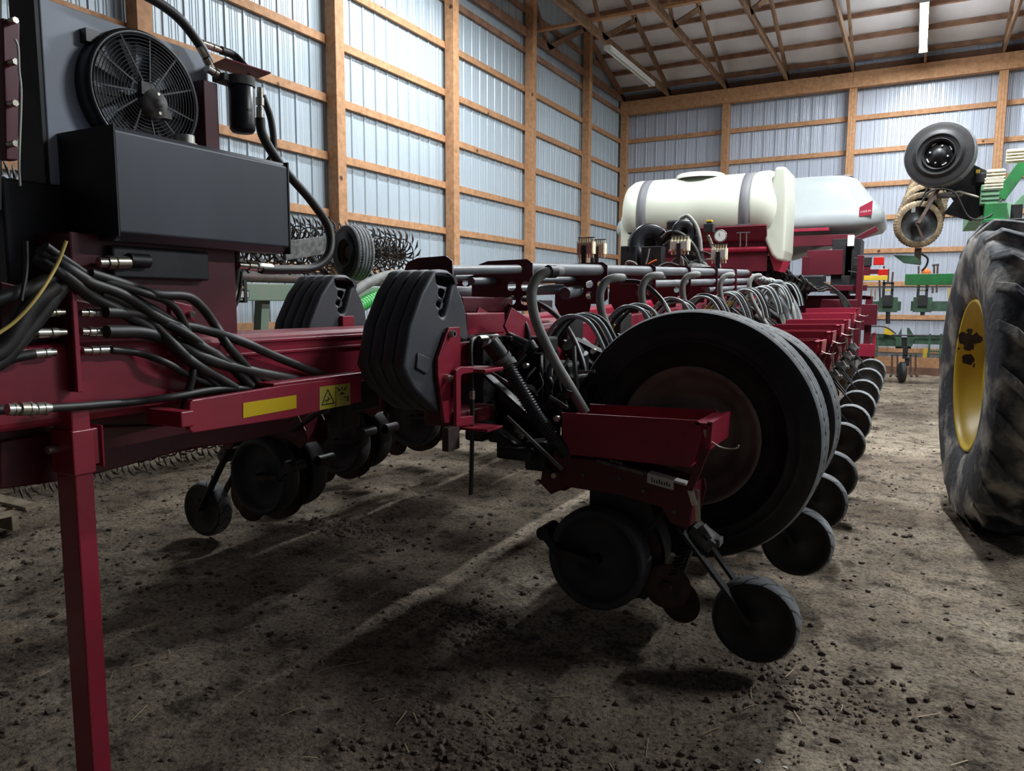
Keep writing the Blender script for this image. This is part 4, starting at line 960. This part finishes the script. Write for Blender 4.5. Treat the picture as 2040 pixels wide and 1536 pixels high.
MB().lathe([(.001, .0), (.055, .0)], p+V((.25, -1, 0)).normalized()*.0135, (.25, -1, 0), 24).build('gauge_dial', 'glass', g); MB().bar(p+V((0, -.016, 0)), p+V((-.01, -.016, .035)), .004, .002).build('gauge_needle', 'print', g)
MB().cyl(W(1420, 535, 'y', 7.9), W(1414, 555, 'y', 7.9), .03, 12).build('strainer', 'ghosegreen', PL)
for k in range(10):
    HX('liquid_hose', [(1330+k*9, 545, 'y', 7.8), (1340+k*7, 520-(k % 3)*8, 'y', 7.85), (1358+k*8, 512+(k % 4)*7, 'y', 7.8), (1365+k*8, 548, 'y', 7.8)], .01, 'hose' if k % 3 else 'ghose', PL, 6, 4)
# flow column blocks: cream manifolds with white labels, on posts
def manifold(x, y, yy, w, h, tilt=0, posts=True, tubes=6, m='manifold', parent=PL):
    p = W(x, y, 'y', yy); b = MB(); b.box(p.x-w/2, p.x+w/2, yy-.03, yy+.03, p.z-h*.30, p.z+h*.30)
    for k in range(tubes):
        xx = p.x-w/2+w*(k+.5)/tubes
        b.cyl((xx, yy, p.z-h/2), (xx, yy, p.z-h*.28), w/tubes*.32, 8); b.cyl((xx, yy, p.z+h*.28), (xx, yy, p.z+h/2), w/tubes*.32, 8)
        b.cyl((xx, yy-.03, p.z-h*.3), (xx, yy-.03, p.z+h*.3), w/tubes*.38, 8)
    o = b.build('flow_manifold', m, parent)
    q = MB()
    for s in (-1, 1): q.box(p.x+s*w*.25-w*.19, p.x+s*w*.25+w*.19, yy-.055, yy-.048, p.z-h*.2, p.z+h*.2)
    if posts is True: q.split('label', 'white', o)
    bx('manifold_rail', p.x-w/2, p.x+w/2, yy-.02, yy+.02, p.z+h*.5, p.z+h*.54, 'black', o, .002)
    if posts: MB().box(p.x-.02, p.x+.02, yy-.06, yy-.04, p.z-h*1.1, p.z+h*.1).build('post', 'black', o)
manifold(1355, 489, 7.4, .19, .18); manifold(1433, 506, 7.4, .15, .18); 
manifold(1168, 494, 6.0, .15, .17, posts=2, tubes=7); manifold(1192, 496, 6.3, .14, .16, posts=2, tubes=7)
p = W(1180, 540, 'y', 6.15); MB().cyl((p.x, 6.15, p.z-.25), (p.x, 6.15, p.z+.12), .02, 10).build('manifold_post', 'black', PL)
HX('liquid_hose', [(1245, 535, 'y', 6.5), (1250, 522, 'y', 6.5), (1265, 525, 'y', 6.5), (1275, 540, 'y', 6.5)], .012, 'ghose', PL)
HX('hydraulic_hose', [(1310, 535, 'y', 6.6), (1330, 525, 'y', 6.6), (1352, 530, 'y', 6.6)], .014, 'hose', PL)
# far wing racks and rods seen behind the pipes
for y in (4.0, 5.6, 7.2): plate('pipe_rack', [(.05, .03), (.05, -.3), (-.1, -.3), (-.1, .03)], [circ(-.02, -.06, .022), circ(-.02, -.13, .022)], .006, ((-2.48, y, zp(y)), (1, 0, 0), (0, 0, 1)), 'dred', PL)

# ================================================================== tractor wheel, right edge
tcx, tcy, R_, w_ = .40, 5.02, .95, .46
ang = math.radians(7); fwd = V((-math.sin(ang), math.cos(ang), 0)); axl = V((math.cos(ang), math.sin(ang), 0))
TC = V((.515, 5.42, .93))
TR = thing('tractor', (TC.x, TC.y, 0), 'tractor wheel at the right edge with muddy lugged tyre and chipped yellow rim', 'tractor')
b = MB(); wt_ = .24
prof = [(.47, -.17), (.49, -.205), (.53, -.222), (.60, -.235), (.66, -.24), (.74, -.245), (.80, -.24), (.86, -.225), (.885, -.2), (.90, -.12), (.905, 0), (.90, .12), (.885, .2), (.86, .225), (.80, .24), (.74, .245), (.66, .235), (.60, .215), (.47, .19)]
b.lathe(prof, TC, axl, 160)
ty = b.build('tyre', 'muddy', TR)
nl = 23; b = MB()
for s in (-1, 1):
    for k in range(nl):
        vs = []; steps = 7
        for i in range(steps+1):
            u = i/steps; t = s*(-.015+.245*u); a = (k+(.5 if s > 0 else 0))*2*pi/nl-(u**1.15)*.27
            rb = (.90 if abs(t) < .16 else .90-(abs(t)-.16)*.55); rt_ = .952-(.085*max(0, (abs(t)-.16)/.07) if abs(t) > .16 else 0)
            wd_ = (.035+.012*u)
            for da, rr in ((-wd_, rb-.03), (-wd_*.75, rt_), (wd_*.75, rt_), (wd_, rb-.03)):
                q = a+da; vs.append(TC+axl*t+(fwd*math.cos(q)+V((0, 0, 1))*math.sin(q))*rr)
        fs = [(4*i+j, 4*i+j+1, 4*i+5+j, 4*i+4+j) for i in range(steps) for j in range(3)]+[(0, 3, 2, 1), (4*steps, 4*steps+1, 4*steps+2, 4*steps+3)]
        b.add(vs, fs)
b.build('tread_lugs', 'muddy', ty, .008)
def chipmat():
    m = M['yellow'].copy(); m.name = 'chipped_yellow'; nt = m.node_tree; bs = nt.nodes['Principled BSDF']
    L = nt.links.new
    tc = nt.nodes.new('ShaderNodeTexCoord'); n = nt.nodes.new('ShaderNodeTexNoise'); n.inputs['Scale'].default_value = 13; n.inputs['Detail'].default_value = 5
    L(tc.outputs['Object'], n.inputs['Vector']); last = None
    for px, py, rad in ((1941, 683, .055), (1934, 725, .035), (1931, 700, .03), (1925, 742, .012), (1947, 836, .012), (1920, 700, .02)):
        p = W(px, py, 'y', 5.42); d = nt.nodes.new('ShaderNodeVectorMath'); d.operation = 'SUBTRACT'; d.inputs[1].default_value = p; L(tc.outputs['Object'], d.inputs[0])
        sc_ = nt.nodes.new('ShaderNodeVectorMath'); sc_.operation = 'MULTIPLY'; sc_.inputs[1].default_value = (.9, .06, 1); L(d.outputs[0], sc_.inputs[0])
        ln = nt.nodes.new('ShaderNodeVectorMath'); ln.operation = 'LENGTH'; L(sc_.outputs[0], ln.inputs[0])
        q = nt.nodes.new('ShaderNodeMath'); q.operation = 'SUBTRACT'; q.inputs[0].default_value = rad*1.1; L(ln.outputs['Value'], q.inputs[1])
        if last is None: last = q.outputs[0]
        else:
            mx = nt.nodes.new('ShaderNodeMath'); mx.operation = 'MAXIMUM'; L(last, mx.inputs[0]); L(q.outputs[0], mx.inputs[1]); last = mx.outputs[0]
    w_n = nt.nodes.new('ShaderNodeMath'); w_n.operation = 'MULTIPLY_ADD'; w_n.inputs[1].default_value = .14; w_n.inputs[2].default_value = -.07; L(n.outputs['Fac'], w_n.inputs[0])
    sm = nt.nodes.new('ShaderNodeMath'); sm.operation = 'ADD'; L(last, sm.inputs[0]); L(w_n.outputs[0], sm.inputs[1])
    r = nt.nodes.new('ShaderNodeMath'); r.operation = 'GREATER_THAN'; r.inputs[1].default_value = 0; L(sm.outputs[0], r.inputs[0])
    x = nt.nodes.new('ShaderNodeMix'); x.data_type = 'RGBA'; x.inputs[6].default_value = (.66, .46, .035, 1); x.inputs[7].default_value = (.035, .018, .015, 1)
    nt.links.new(r.outputs[0], x.inputs[0]); nt.links.new(x.outputs[2], bs.inputs['Base Color']); return m
M['chip_y'] = chipmat()
b = MB(); b.lathe([(.475, -.19), (.468, -.205), (.455, -.20), (.44, -.17), (.425, -.12), (.39, -.10), (.38, -.05), (.35, -.04), (.34, -.06), (.30, -.05), (.28, -.01), (.2, .0), (.001, .0)], TC, axl, 96)
b.lathe([(.565, .215), (.53, .19), (.5, .12), (.46, .05)], TC, axl, 64)
rm = b.build('rim', 'chip_y', TR)
# paint chips: rust patches on the rim
MB().cyl(TC-axl*.0, TC-axl*.05, .12, 24).build('hub', 'chip_y', TR)
MB().cyl(TC+axl*.05, TC+axl*1.2, .07, 18).box(TC.x+1.0, TC.x+1.6, TC.y-.4, TC.y+.4, .7, 1.3).build('axle', 'dgreen', TR)

# ================================================================== green implement with lifted wheel, right
GI = thing('strip_till_implement', (.9, 9.0, 0), 'bright green folded implement behind the tractor wheel with a lifted tyre and ringed coulters', 'farm implement')
Yg = 9.0
def gbox(name, x0, y0, x1, y1, dy0, dy1, m, bev=.006, par_=GI):
    a = W(x0, y0, 'y', Yg+dy0); c = W(x1, y1, 'y', Yg+dy0); return MB().box(a.x, c.x, Yg+dy0, Yg+dy1, c.z, a.z).build(name, m, par_, bev)
c = W(1873, 309, 'y', Yg-.1); R1 = .325
wh = ribtire(c, R1, .17, GI, .15, 'lifted_wheel', 'tiretread', axis=(.2, .96, 0), n=120)
ax_ = V((.2, .96, 0)).normalized()
b = MB(); b.lathe([(.155, -.085), (.15, -.095), (.135, -.04), (.12, -.03), (.115, -.05), (.06, -.055), (.05, -.09), (.001, -.09)], c, ax_, 48); rr = b.build('rim', 'black', wh)
b = MB()
u_ = ax_.orthogonal().normalized(); v_ = ax_.cross(u_)
for k in range(8):
    q = k*pi/4+.3
    if k % 2: bolt(b, c-ax_*.055+(u_*math.cos(q)+v_*math.sin(q))*.085, -ax_, .009, .012)
    else:
        b.tube([c-ax_*.05+(u_*math.cos(q+d)+v_*math.sin(q+d))*.115 for d in (-.2, -.1, 0, .1, .2)], .007, 6)
b.split('wheel_slot', 'fixture', wh)
P_ = [W(x, y, 'y', Yg) for x, y in ((1912, 335), (1925, 322), (1975, 345), (1960, 372), (1930, 368))]
MB().prism([(q.x, q.z) for q in P_], 'y', Yg-.02, Yg).build('wheel_arm', 'black', GI)
P_ = [W(x, y, 'y', Yg+.1) for x, y in ((1870, 360), (1920, 350), (1960, 350), (1962, 425), (1935, 440), (1880, 425), (1900, 400))]
MB().prism([(q.x, q.z) for q in P_], 'y', Yg+.1, Yg+.14).build('arm_plate', 'black', GI)
gbox('toolbar', 1955, 368, 1990, 405, -.05, 3.2, 'pgreen'); gbox('toolbar_end', 1962, 405, 2004, 440, -.1, .35, 'green'); gbox('toolbar_post', 1957, 438, 1972, 482, -.05, .1, 'green'); gbox('toolbar_post', 1975, 438, 1996, 475, 0, .1, 'dgreen'); gbox('cross_beam', 1960, 436, 2001, 441, -.15, .1, 'green')
for k, y in enumerate((378, 388, 397)): gbox('clamp_band', 1955, y, 1992, y+1.5, -.06, .3, 'dgreen')
gbox('frame_arm', 1990, 405, 2012, 440, 0, .15, 'pgreen'); gbox('hinge_block', 2000, 408, 2035, 450, .1, .3, 'black'); gbox('valve_body', 1945, 345, 1975, 362, -.05, .1, 'black')
MB().bar(W(1990, 395, 'y', Yg+.3), W(2060, 300, 'y', Yg+.3), .1, .12).build('frame_arm', 'green', GI, .006); MB().bar(W(1998, 440, 'y', Yg+.3), W(2060, 380, 'y', Yg+.3), .08, .10).build('frame_arm', 'pgreen', GI, .006)
for (x, y) in ((2022, 312), (1983, 352), (1979, 367)):
    p = W(x, y, 'y', Yg); b = MB().box(p.x-.07, p.x+.07, Yg-.04, Yg+.02, p.z-.06, p.z+.07)
    for k in range(4): b.cyl((p.x-.08, Yg-.05, p.z-.045+.03*k), (p.x+.08, Yg-.05, p.z-.045+.03*k), .011, 8)
    b.build('flow_manifold', 'manifold', GI)
MB().box(*sorted((W(1944, 342, 'y', Yg).x, W(1952, 342, 'y', Yg).x)), Yg-.03, Yg+.02, W(1944, 346, 'y', Yg).z, W(1944, 339, 'y', Yg).z).build('marker', 'yellow', GI)
# coulter gang along the folded toolbar
cd_ = V((-.35, .94, 0)).normalized()
for k in range(5):
    c = W(1829+6*k, 447-19*k, 'y', Yg+.42*k-.1)
    b = MB(); R2 = .235
    b.lathe([(.001, .0), (.05, -.03), (.06, -.01), (.17, -.008), (.18, -.022)], c, cd_, 40); b.lathe([(.001, .01), (.17, .012), (.18, .022)], c, cd_, 40)
    o = b.build('coulter', 'black', GI)
    b = MB(); b.lathe([(.178, -.028), (.22, -.032), (R2, -.015), (R2, .015), (.22, .032), (.178, .028)], c, cd_, 144, lambda j, q, r, t: (.006 if (q/(2*pi)*48) % 1 < .5 else 0)*(1 if r > .2 else 0)+0.0)
    b.build('coulter_ring', 'coulter', o)
    a = c+V((.03, -.07, .05)); b = MB().bar(c+V((.0, -.05, 0)), c+V((.17, .02, .36)), .03, .07, (0, 1, 0)).cyl(c+V((0, -.07, 0)), c+V((0, .07, 0)), .03, 12).bar(c+V((-.02, -.06, .02)), c+V((.06, -.06, -.17)), .02, .03, (0, 1, 0)); b.build('coulter_arm', 'rust', o)
    e = W(1960, 385+10*k, 'y', Yg)+V((0, .3*k, .0))
    MB().tube([c+V((.17, .02, .30)), c+V((.35, 0, .31)), W(1958, 395-8*k if k < 4 else 362, 'y', Yg+.2*k)], .012, 8).build('hydraulic_line', 'steel', GI)
    MB().cyl(c+V((.15, .02, .27)), c+V((.38, .02, .28)), .02, 10).build('cylinder', 'dusty', GI)
    if k < 3: hose('hydraulic_hose', [c+V((.0, -.05, .18)), c+V((.1, -.05, .33)), c+V((.3, -.05, .30)), c+V((.45, 0, .05-.03*k)), c+V((.62, 0, .05)), c+V((.72, .05, .22))], .01, 'hose', GI)
MB().box(*sorted((W(1815, 432, 'y', Yg-.2).x, W(1823, 432, 'y', Yg-.2).x)), Yg-.25, Yg-.2, 2.3, 2.35).build('bearing_cap', 'ghose', GI)
P_ = [W(x, y, 'y', Yg-.1) for x, y in ((1780, 508), (1822, 510), (1836, 522), (1834, 527), (1800, 523))]
MB().prism([(q.x, q.z) for q in P_], 'y', Yg-.1, Yg+.05).build('scraper_blade', 'dgreen', GI)
MB().box(*sorted((W(1822, 500, 'y', Yg).x, W(1836, 500, 'y', Yg).x)), Yg-.06, Yg+.06, W(1822, 525, 'y', Yg).z, W(1822, 495, 'y', Yg).z).build('scraper_mount', 'rust', GI, .004)
HX('hydraulic_hose', [(1835, 505, 'y', Yg), (1848, 515, 'y', Yg), (1845, 530, 'y', Yg), (1836, 540, 'y', Yg)], .01, 'hose', GI)
gbox('frame_leg', 1964, 480, 1974, 560, 0.1, .2, 'green'); MB().box(.62, .72, 9.1, 9.2, 0, 2.3).build('support_leg', 'green', GI)
MB().bar(W(1803, 557, 'y', 12.2), W(1945, 556, 'y', 12.2), .1, .16).build('rear_beam', 'green', GI, .006)
MB().bar((.75, 9.2, 1.9), (.75, 12.2, 1.75), .1, .12).build('rear_link', 'green', GI)

# ================================================================== dull green cultivator by the back wall
CU = thing('row_cultivator', (0, 14.5, 0), 'dull green row cultivator with shanks and toolbars against the back wall', 'cultivator')
Yc = 14.5
def cb(name, x0, y0, x1, y1, d0, d1, m, bev=.004):
    a = W(x0, y0, 'y', Yc+d0); c = W(x1, y1, 'y', Yc+d0); return MB().box(a.x, c.x, Yc+d0, Yc+d1, c.z, a.z).build(name, m, CU, bev)
cb('toolbar', 1724, 600, 1794, 619, 0, .15, 'dgreen'); cb('toolbar', 1815, 600, 1990, 621, 0, .15, 'dgreen')
cb('toolbar', 1735, 668, 1785, 690, 0, .2, 'dgreen'); cb('toolbar', 1815, 668, 2000, 690, 0, .2, 'dgreen'); cb('toolbar_splice', 1785, 672, 1815, 695, -.02, .2, 'black')
for x in (1784, 1807):
    P_ = [W(x+a, b_, 'y', Yc-.05) for a, b_ in (((0, 690), (12, 690), (12, 653), (6, 665), (0, 670)) if x < 1800 else ((0, 653), (4, 653), (16, 672), (10, 690), (0, 690)))]
    MB().prism([(q.x, q.z) for q in P_], 'y', Yc-.08, Yc-.05).build('hinge_plate', 'dgreen', CU)
for x in (1769, 1838):
    for dx in (-9, 8): cb('row_frame', x+dx-1.5, 562, x+dx+1.5, 605, -.08, -.02, 'black')
    cb('row_frame', x-10, 562, x+11, 566, -.08, 0, 'black'); cb('row_frame', x-9, 576, x+10, 580, -.08, 0, 'steel' if x > 1800 else 'cream'); cb('row_mount', x-18, 592, x+18, 622, -.1, 0, 'dgreen'); cb('row_clamp', x-9, 588, x+9, 610, -.16, -.08, 'black')
    MB().cyl(W(x, 620, 'y', Yc-.05), W(x, 645 if x < 1800 else 628, 'y', Yc-.05), .035, 10).build('row_post', 'black', CU)
    for k in range(3): MB().bar(W(x-8+8*k, 562, 'y', Yc-.05), W(x-5+6*k+(k-1)*3, 530+k*6, 'y', Yc-.05), .03, .03).build('spring_lever', 'rust', CU)
for (x0, y0, x1, y1) in ((1752, 555, 1753, 598), (1748, 553, 1757, 555), (1861, 530, 1861, 552), (1868, 528, 1867, 550), (1857, 529, 1871, 527), (1858, 572, 1858, 584), (1866, 568, 1866, 583)):
    MB().bar(W(x0, y0, 'y', Yc+.02), W(x1, y1, 'y', Yc+.02), .03, .03).build('upright_rod', 'rust', CU)
MB().lathe([(.001, .04), (.05, .03), (.07, 0), (.07, -.03), (.001, -.03)], W(1845, 543, 'y', Yc-.1), (0, -1, 0), 20).build('warning_lamp', 'orange', CU)
for x in (1735, 1743, 1890, 1895): MB().bar(W(x, 597, 'y', Yc+.02), W(x+(1 if x < 1800 else 0), 574, 'y', Yc+.02), .05, .03).build('crop_shield', 'pallet' if x < 1800 else 'cream', CU)
for x in (1749, 1853, 1875):
    for y in ((668, 712),): MB().bar(W(x, y[0]-3, 'y', Yc-.1), W(x-3, y[1], 'y', Yc-.1), .035, .03).build('gauge_frame', 'dgreen', CU)
cb('gauge_frame', 1735, 707, 1747, 711, -.1, -.06, 'dgreen'); cb('gauge_frame', 1853, 698, 1875, 702, -.1, -.06, 'dgreen')
cb('shank_bar', 1775, 706, 1828, 710, -.05, 0, 'dgreen'); cb('shank_bar', 1872, 710, 1915, 714, -.05, 0, 'dgreen')
for i, (x, dx) in enumerate(((1777, -3), (1788, -2), (1814, 2), (1824, 3), (1873, 2), (1882, 1), (1905, 2), (1914, 2))):
    b = MB(); b.bar(W(x, 706, 'y', Yc-.03), W(x, 735, 'y', Yc-.03), .04, .03); b.tube(smoothpath([W(x, 733, 'y', Yc-.03), W(x+dx*.2, 742, 'y', Yc-.05), W(x+dx, 750, 'y', Yc-.12)]), [.018]*12+[.028] if False else .018, 8)
    b.build('shank', 'rust', CU)
cb('hanger', 1799, 690, 1808, 715, -.05, .0, 'black'); cb('hanger', 1803, 712, 1811, 730, -.02, .02, 'black'); cb('hanger', 1893, 690, 1900, 712, -.05, 0, 'black')
b = MB(); c = W(1797, 739, 'y', Yc-.2); c.z = .2; b.lathe([(.001, -.05), (.15, -.05), (.18, -.03), (.18, .03), (.15, .05), (.001, .05)], c, (1, .2, 0), 36); b.build('gauge_wheel', 'rubber', CU)
HX('hydraulic_hose', [(1718, 655, 'y', Yc-.3), (1740, 650, 'y', Yc-.3), (1765, 652, 'y', Yc-.3), (1785, 665, 'y', Yc-.3)], .012, 'hose', CU); HX('hydraulic_hose', [(1735, 666, 'y', Yc-.1), (1800, 668, 'y', Yc-.1), (1900, 669, 'y', Yc-.1)], .012, 'hose', CU)
P_ = [W(x, y, 'y', Yc-.1) for x, y in ((1760, 665), (1764, 648), (1772, 655), (1782, 664), (1775, 668))]; MB().prism([(q.x, q.z) for q in P_], 'y', Yc-.12, Yc-.08).build('hitch_plate', 'yellow', CU)
P_ = [W(x, y, 'y', Yc) for x, y in ((1840, 695), (1848, 693), (1846, 712), (1838, 713))]; MB().prism([(q.x, q.z) for q in P_], 'y', Yc, Yc+.04).build('shield_plate', 'yellow', CU)

# ================================================================== rotary hoe, left
RH = thing('rotary_hoe', (-4.7, 4.5, 0), 'old green rotary hoe with spiked wheels standing along the left wall', 'rotary hoe')
def spider():
    b = MB(); n = 16; R3 = .27
    b.lathe([(.02, -.02), (.045, -.02), (.045, .02), (.02, .02)], (0, 0, 0), (0, 1, 0), 14)
    b.tube([V((.17*math.cos(q*2*pi/16), 0, .17*math.sin(q*2*pi/16))) for q in range(17)], .007, 5, False)
    for k in range(n):
        q = k*2*pi/n; pts = []; rs = []
        for i in range(6):
            u = i/5; r = .04+(R3-.04)*u; a = q+.55*u**2
            pts.append(V((r*math.cos(a), .012*math.sin(u*3), r*math.sin(a)))); rs.append(.0085*(1-.1*u) if u < .6 else (.012 if i == 4 else .002))
        b.tube(pts, rs, 5, False)
    return b
sp0 = spider(); sob = sp0.build('spiked_wheel', 'tine', RH); first = True; sob.matrix_parent_inverse = Matrix.Translation(-ORIG[RH.name])
def place(x, y, z, q):
    global first
    o = sob if first else sob.copy()
    if not first: COL.objects.link(o); o.parent = RH; o.matrix_parent_inverse = sob.matrix_parent_inverse
    first = False; o.location = (x, y, z); o.rotation_euler = (0, q, 0)
for k in range(20): place(-4.82, 6.42-.135*k, 1.86, random.uniform(0, 6))
for k in range(11): place(-5.35+.0, 2.8+.19*k, .27, random.uniform(0, 6))
for k in range(13): place(-4.95, 4.2-.135*k, 1.95, random.uniform(0, 6))
MB().cyl((-4.82, 3.8, 1.86), (-4.82, 6.5, 1.86), .02, 10).build('wheel_shaft', 'rust', RH); MB().cyl((-5.35, 2.72, .27), (-5.35, 4.8, .27), .02, 10).build('wheel_shaft', 'rust', RH); MB().cyl((-4.95, 2.5, 1.95), (-4.95, 4.3, 1.95), .02, 10).build('wheel_shaft', 'rust', RH)
gb = MB().box(-4.62, -4.50, 2.4, 6.3, 1.375, 1.51).build('green_beam', 'ogreen', RH, .008); gb['label'] = 'faded green beam'
for y in (4.02, 3.62, 5.3): MB().box(-4.64, -4.49, y, y+.03, 1.36, 1.53).build('beam_clamp', 'black', RH)
dcl = MB(); a = W(476, 578, 'x', -4.495); c = W(497, 594, 'x', -4.495); dcl.box(-4.5, -4.496, a.y, c.y, c.z, a.z); dcl = dcl.build('maker_plate', 'print', gb)
MB().box(-4.497, -4.494, a.y+.008, c.y-.008, c.z+.006, a.z-.008).build('plate_panel', 'white', dcl); MB().box(-4.5, -4.494, a.y, c.y-.02, a.z+.012, a.z+.03).build('plate_strip', 'cream', gb)
MB().cyl((-4.6, 2.4, 1.555), (-4.6, 6.2, 1.555), .035, 14).build('rock_shaft', 'rust', RH)
for k in range(16): MB().bar((-4.6, 2.7+.22*k, 1.55), (-4.80, 2.62+.22*k, 1.80), .02, .05, (0, 1, 0)).build('spring_arm', 'dusty', RH)
c = V((-4.42, 5.2, 1.80)); tr = ribtire(c, .245, .19, RH, .13, 'lifted_wheel', 'tiretread', axis=(.35, .93, 0), n=120, sip=90); rim(c, .13, .19, tr, 'rust', (.35, .93, 0))
a = W(565, 500, 'x', -4.45); e = W(655, 487, 'x', -4.5)
MB().bar(a, e, .03, .15).build('wheel_arm', 'dusty', RH, .004)
MB().bar((-4.6, 4.3, 1.40), (-4.75, 4.3, 0), .08, .08).build('support_leg', 'ogreen', RH); MB().bar((-4.6, 6.2, 1.40), (-4.6, 6.2, 0), .08, .08).build('support_leg', 'ogreen', RH)
HX('green_hose', [(712, 610, 'x', -4.3), (745, 592, 'x', -4.3), (780, 578, 'x', -4.25), (830, 570, 'x', -4.2)], .055, 'ghosegreen', PL, 14)
ribbed('suction_hose', [W(712, 612, 'x', -4.0), W(745, 594, 'x', -4.0), W(790, 578, 'x', -4.0)], .052, 'ghosegreen', PL, .03, .006)
HX('air_hose', [(700, 586, 'x', -3.9), (730, 566, 'x', -3.9), (775, 548, 'x', -3.9), (840, 545, 'x', -3.9)], .04, 'ghose', PL, 12)

# ================================================================== pallet, dirt clods, straw
PA = thing('pallet', (-5.0, 2.5, 0), 'weathered wooden pallet lying at the far left on the dirt', 'pallet')
o = V((-4.60, 2.42, 0)); 
def pb(name, x0, x1, y0, y1, z0, z1): MB().box(o.x+x0, o.x+x1, o.y+y0, o.y+y1, z0, z1).build(name, 'pallet', PA, .003)
for y in (-.05, -.5, -.95): pb('stringer', -1.0, 0, y-.04, y, .02, .11)
for k in range(7): pb('deck_board', -.09-.15*k, 0.0-.15*k, -1.0, 0, .11, .128)
pb('deck_board', -1.0, .02, -.02, .08, .13, .15)

def nearfl(x, y): return fl(x, y)
def clods(name, m, N, region, smin, smax, label, cat, flat=.6):
    b = MB(); t = (1+5**.5)/2
    base = [V(p).normalized() for p in ((-1, t, 0), (1, t, 0), (-1, -t, 0), (1, -t, 0), (0, -1, t), (0, 1, t), (0, -1, -t), (0, 1, -t), (t, 0, -1), (t, 0, 1), (-t, 0, -1), (-t, 0, 1))]
    F_ = [(0, 11, 5), (0, 5, 1), (0, 1, 7), (0, 7, 10), (0, 10, 11), (1, 5, 9), (5, 11, 4), (11, 10, 2), (10, 7, 6), (7, 1, 8), (3, 9, 4), (3, 4, 2), (3, 2, 6), (3, 6, 8), (3, 8, 9), (4, 9, 5), (2, 4, 11), (6, 2, 10), (8, 6, 7), (9, 8, 1)]
    for i in range(N):
        x, y = region(); s = smin*(smax/smin)**(random.random()**2.2)
        z = nearfl(x, y); rot = Matrix.Rotation(random.uniform(0, 6.3), 3, 'Z') @ Matrix.Rotation(random.uniform(0, 3), 3, 'X')
        sx, sy = random.uniform(.6, 1.2), random.uniform(.6, 1.2)
        vs = []
        for p in base:
            q = rot @ (p*random.uniform(.7, 1.15)); vs.append((x+q.x*s*sx, y+q.y*s*sy, z+s*.15+q.z*s*flat))
        b.add(vs, F_)
    o = b.build(name, m); tag(o, label, cat, kind='stuff'); return o
def reg_all():
    while True:
        y = .6+14*random.random()**2.2; x = random.uniform(-5.6, 1.8)
        u = (V((x, y, 0))-CAM); d = u.dot(fw)
        if d > .3 and abs(u.dot(rt)/d*F) < 1150: return x, y
def reg_near():
    # the crumbly heaps below the first row units
    cx_, cy_, r = random.choice(((-.75, 1.75, .45), (-.35, 2.0, .4), (-.25, 2.7, .35), (-1.1, 1.9, .4), (-.9, 1.5, .5), (-1.6, 2.6, .3), (-2.9, 3.4, .3), (-.5, 1.3, .5)))
    return cx_+random.gauss(0, r*.6), cy_+random.gauss(0, r*.4)
clods('dirt_clods', 'clod', 11000, reg_all, .003, .023, 'crumbled dark dirt clods scattered over the floor', 'dirt')
clods('dirt_clods', 'clod', 3000, reg_near, .005, .022, 'dark crumbly soil heaped below the nearest row unit', 'dirt', .8)
clods('pale_chips', 'chip', 130, reg_all, .004, .012, 'small pale stone and cob chips on the dirt', 'chips', .3)
b = MB()
for i in range(900):
    x, y = reg_all(); a = random.uniform(0, pi); L_ = random.uniform(.02, .09) if random.random() < .93 else random.uniform(.1, .2); z = nearfl(x, y)+.006; d = V((math.cos(a), math.sin(a), random.uniform(-.08, .08)))*L_/2
    b.bar(V((x, y, z))-d, V((x, y, z))+d, random.uniform(.0015, .004), .0015)
tag(b.build('straw', 'straw'), 'loose straw and stalk bits lying on the dirt', 'straw', kind='stuff')
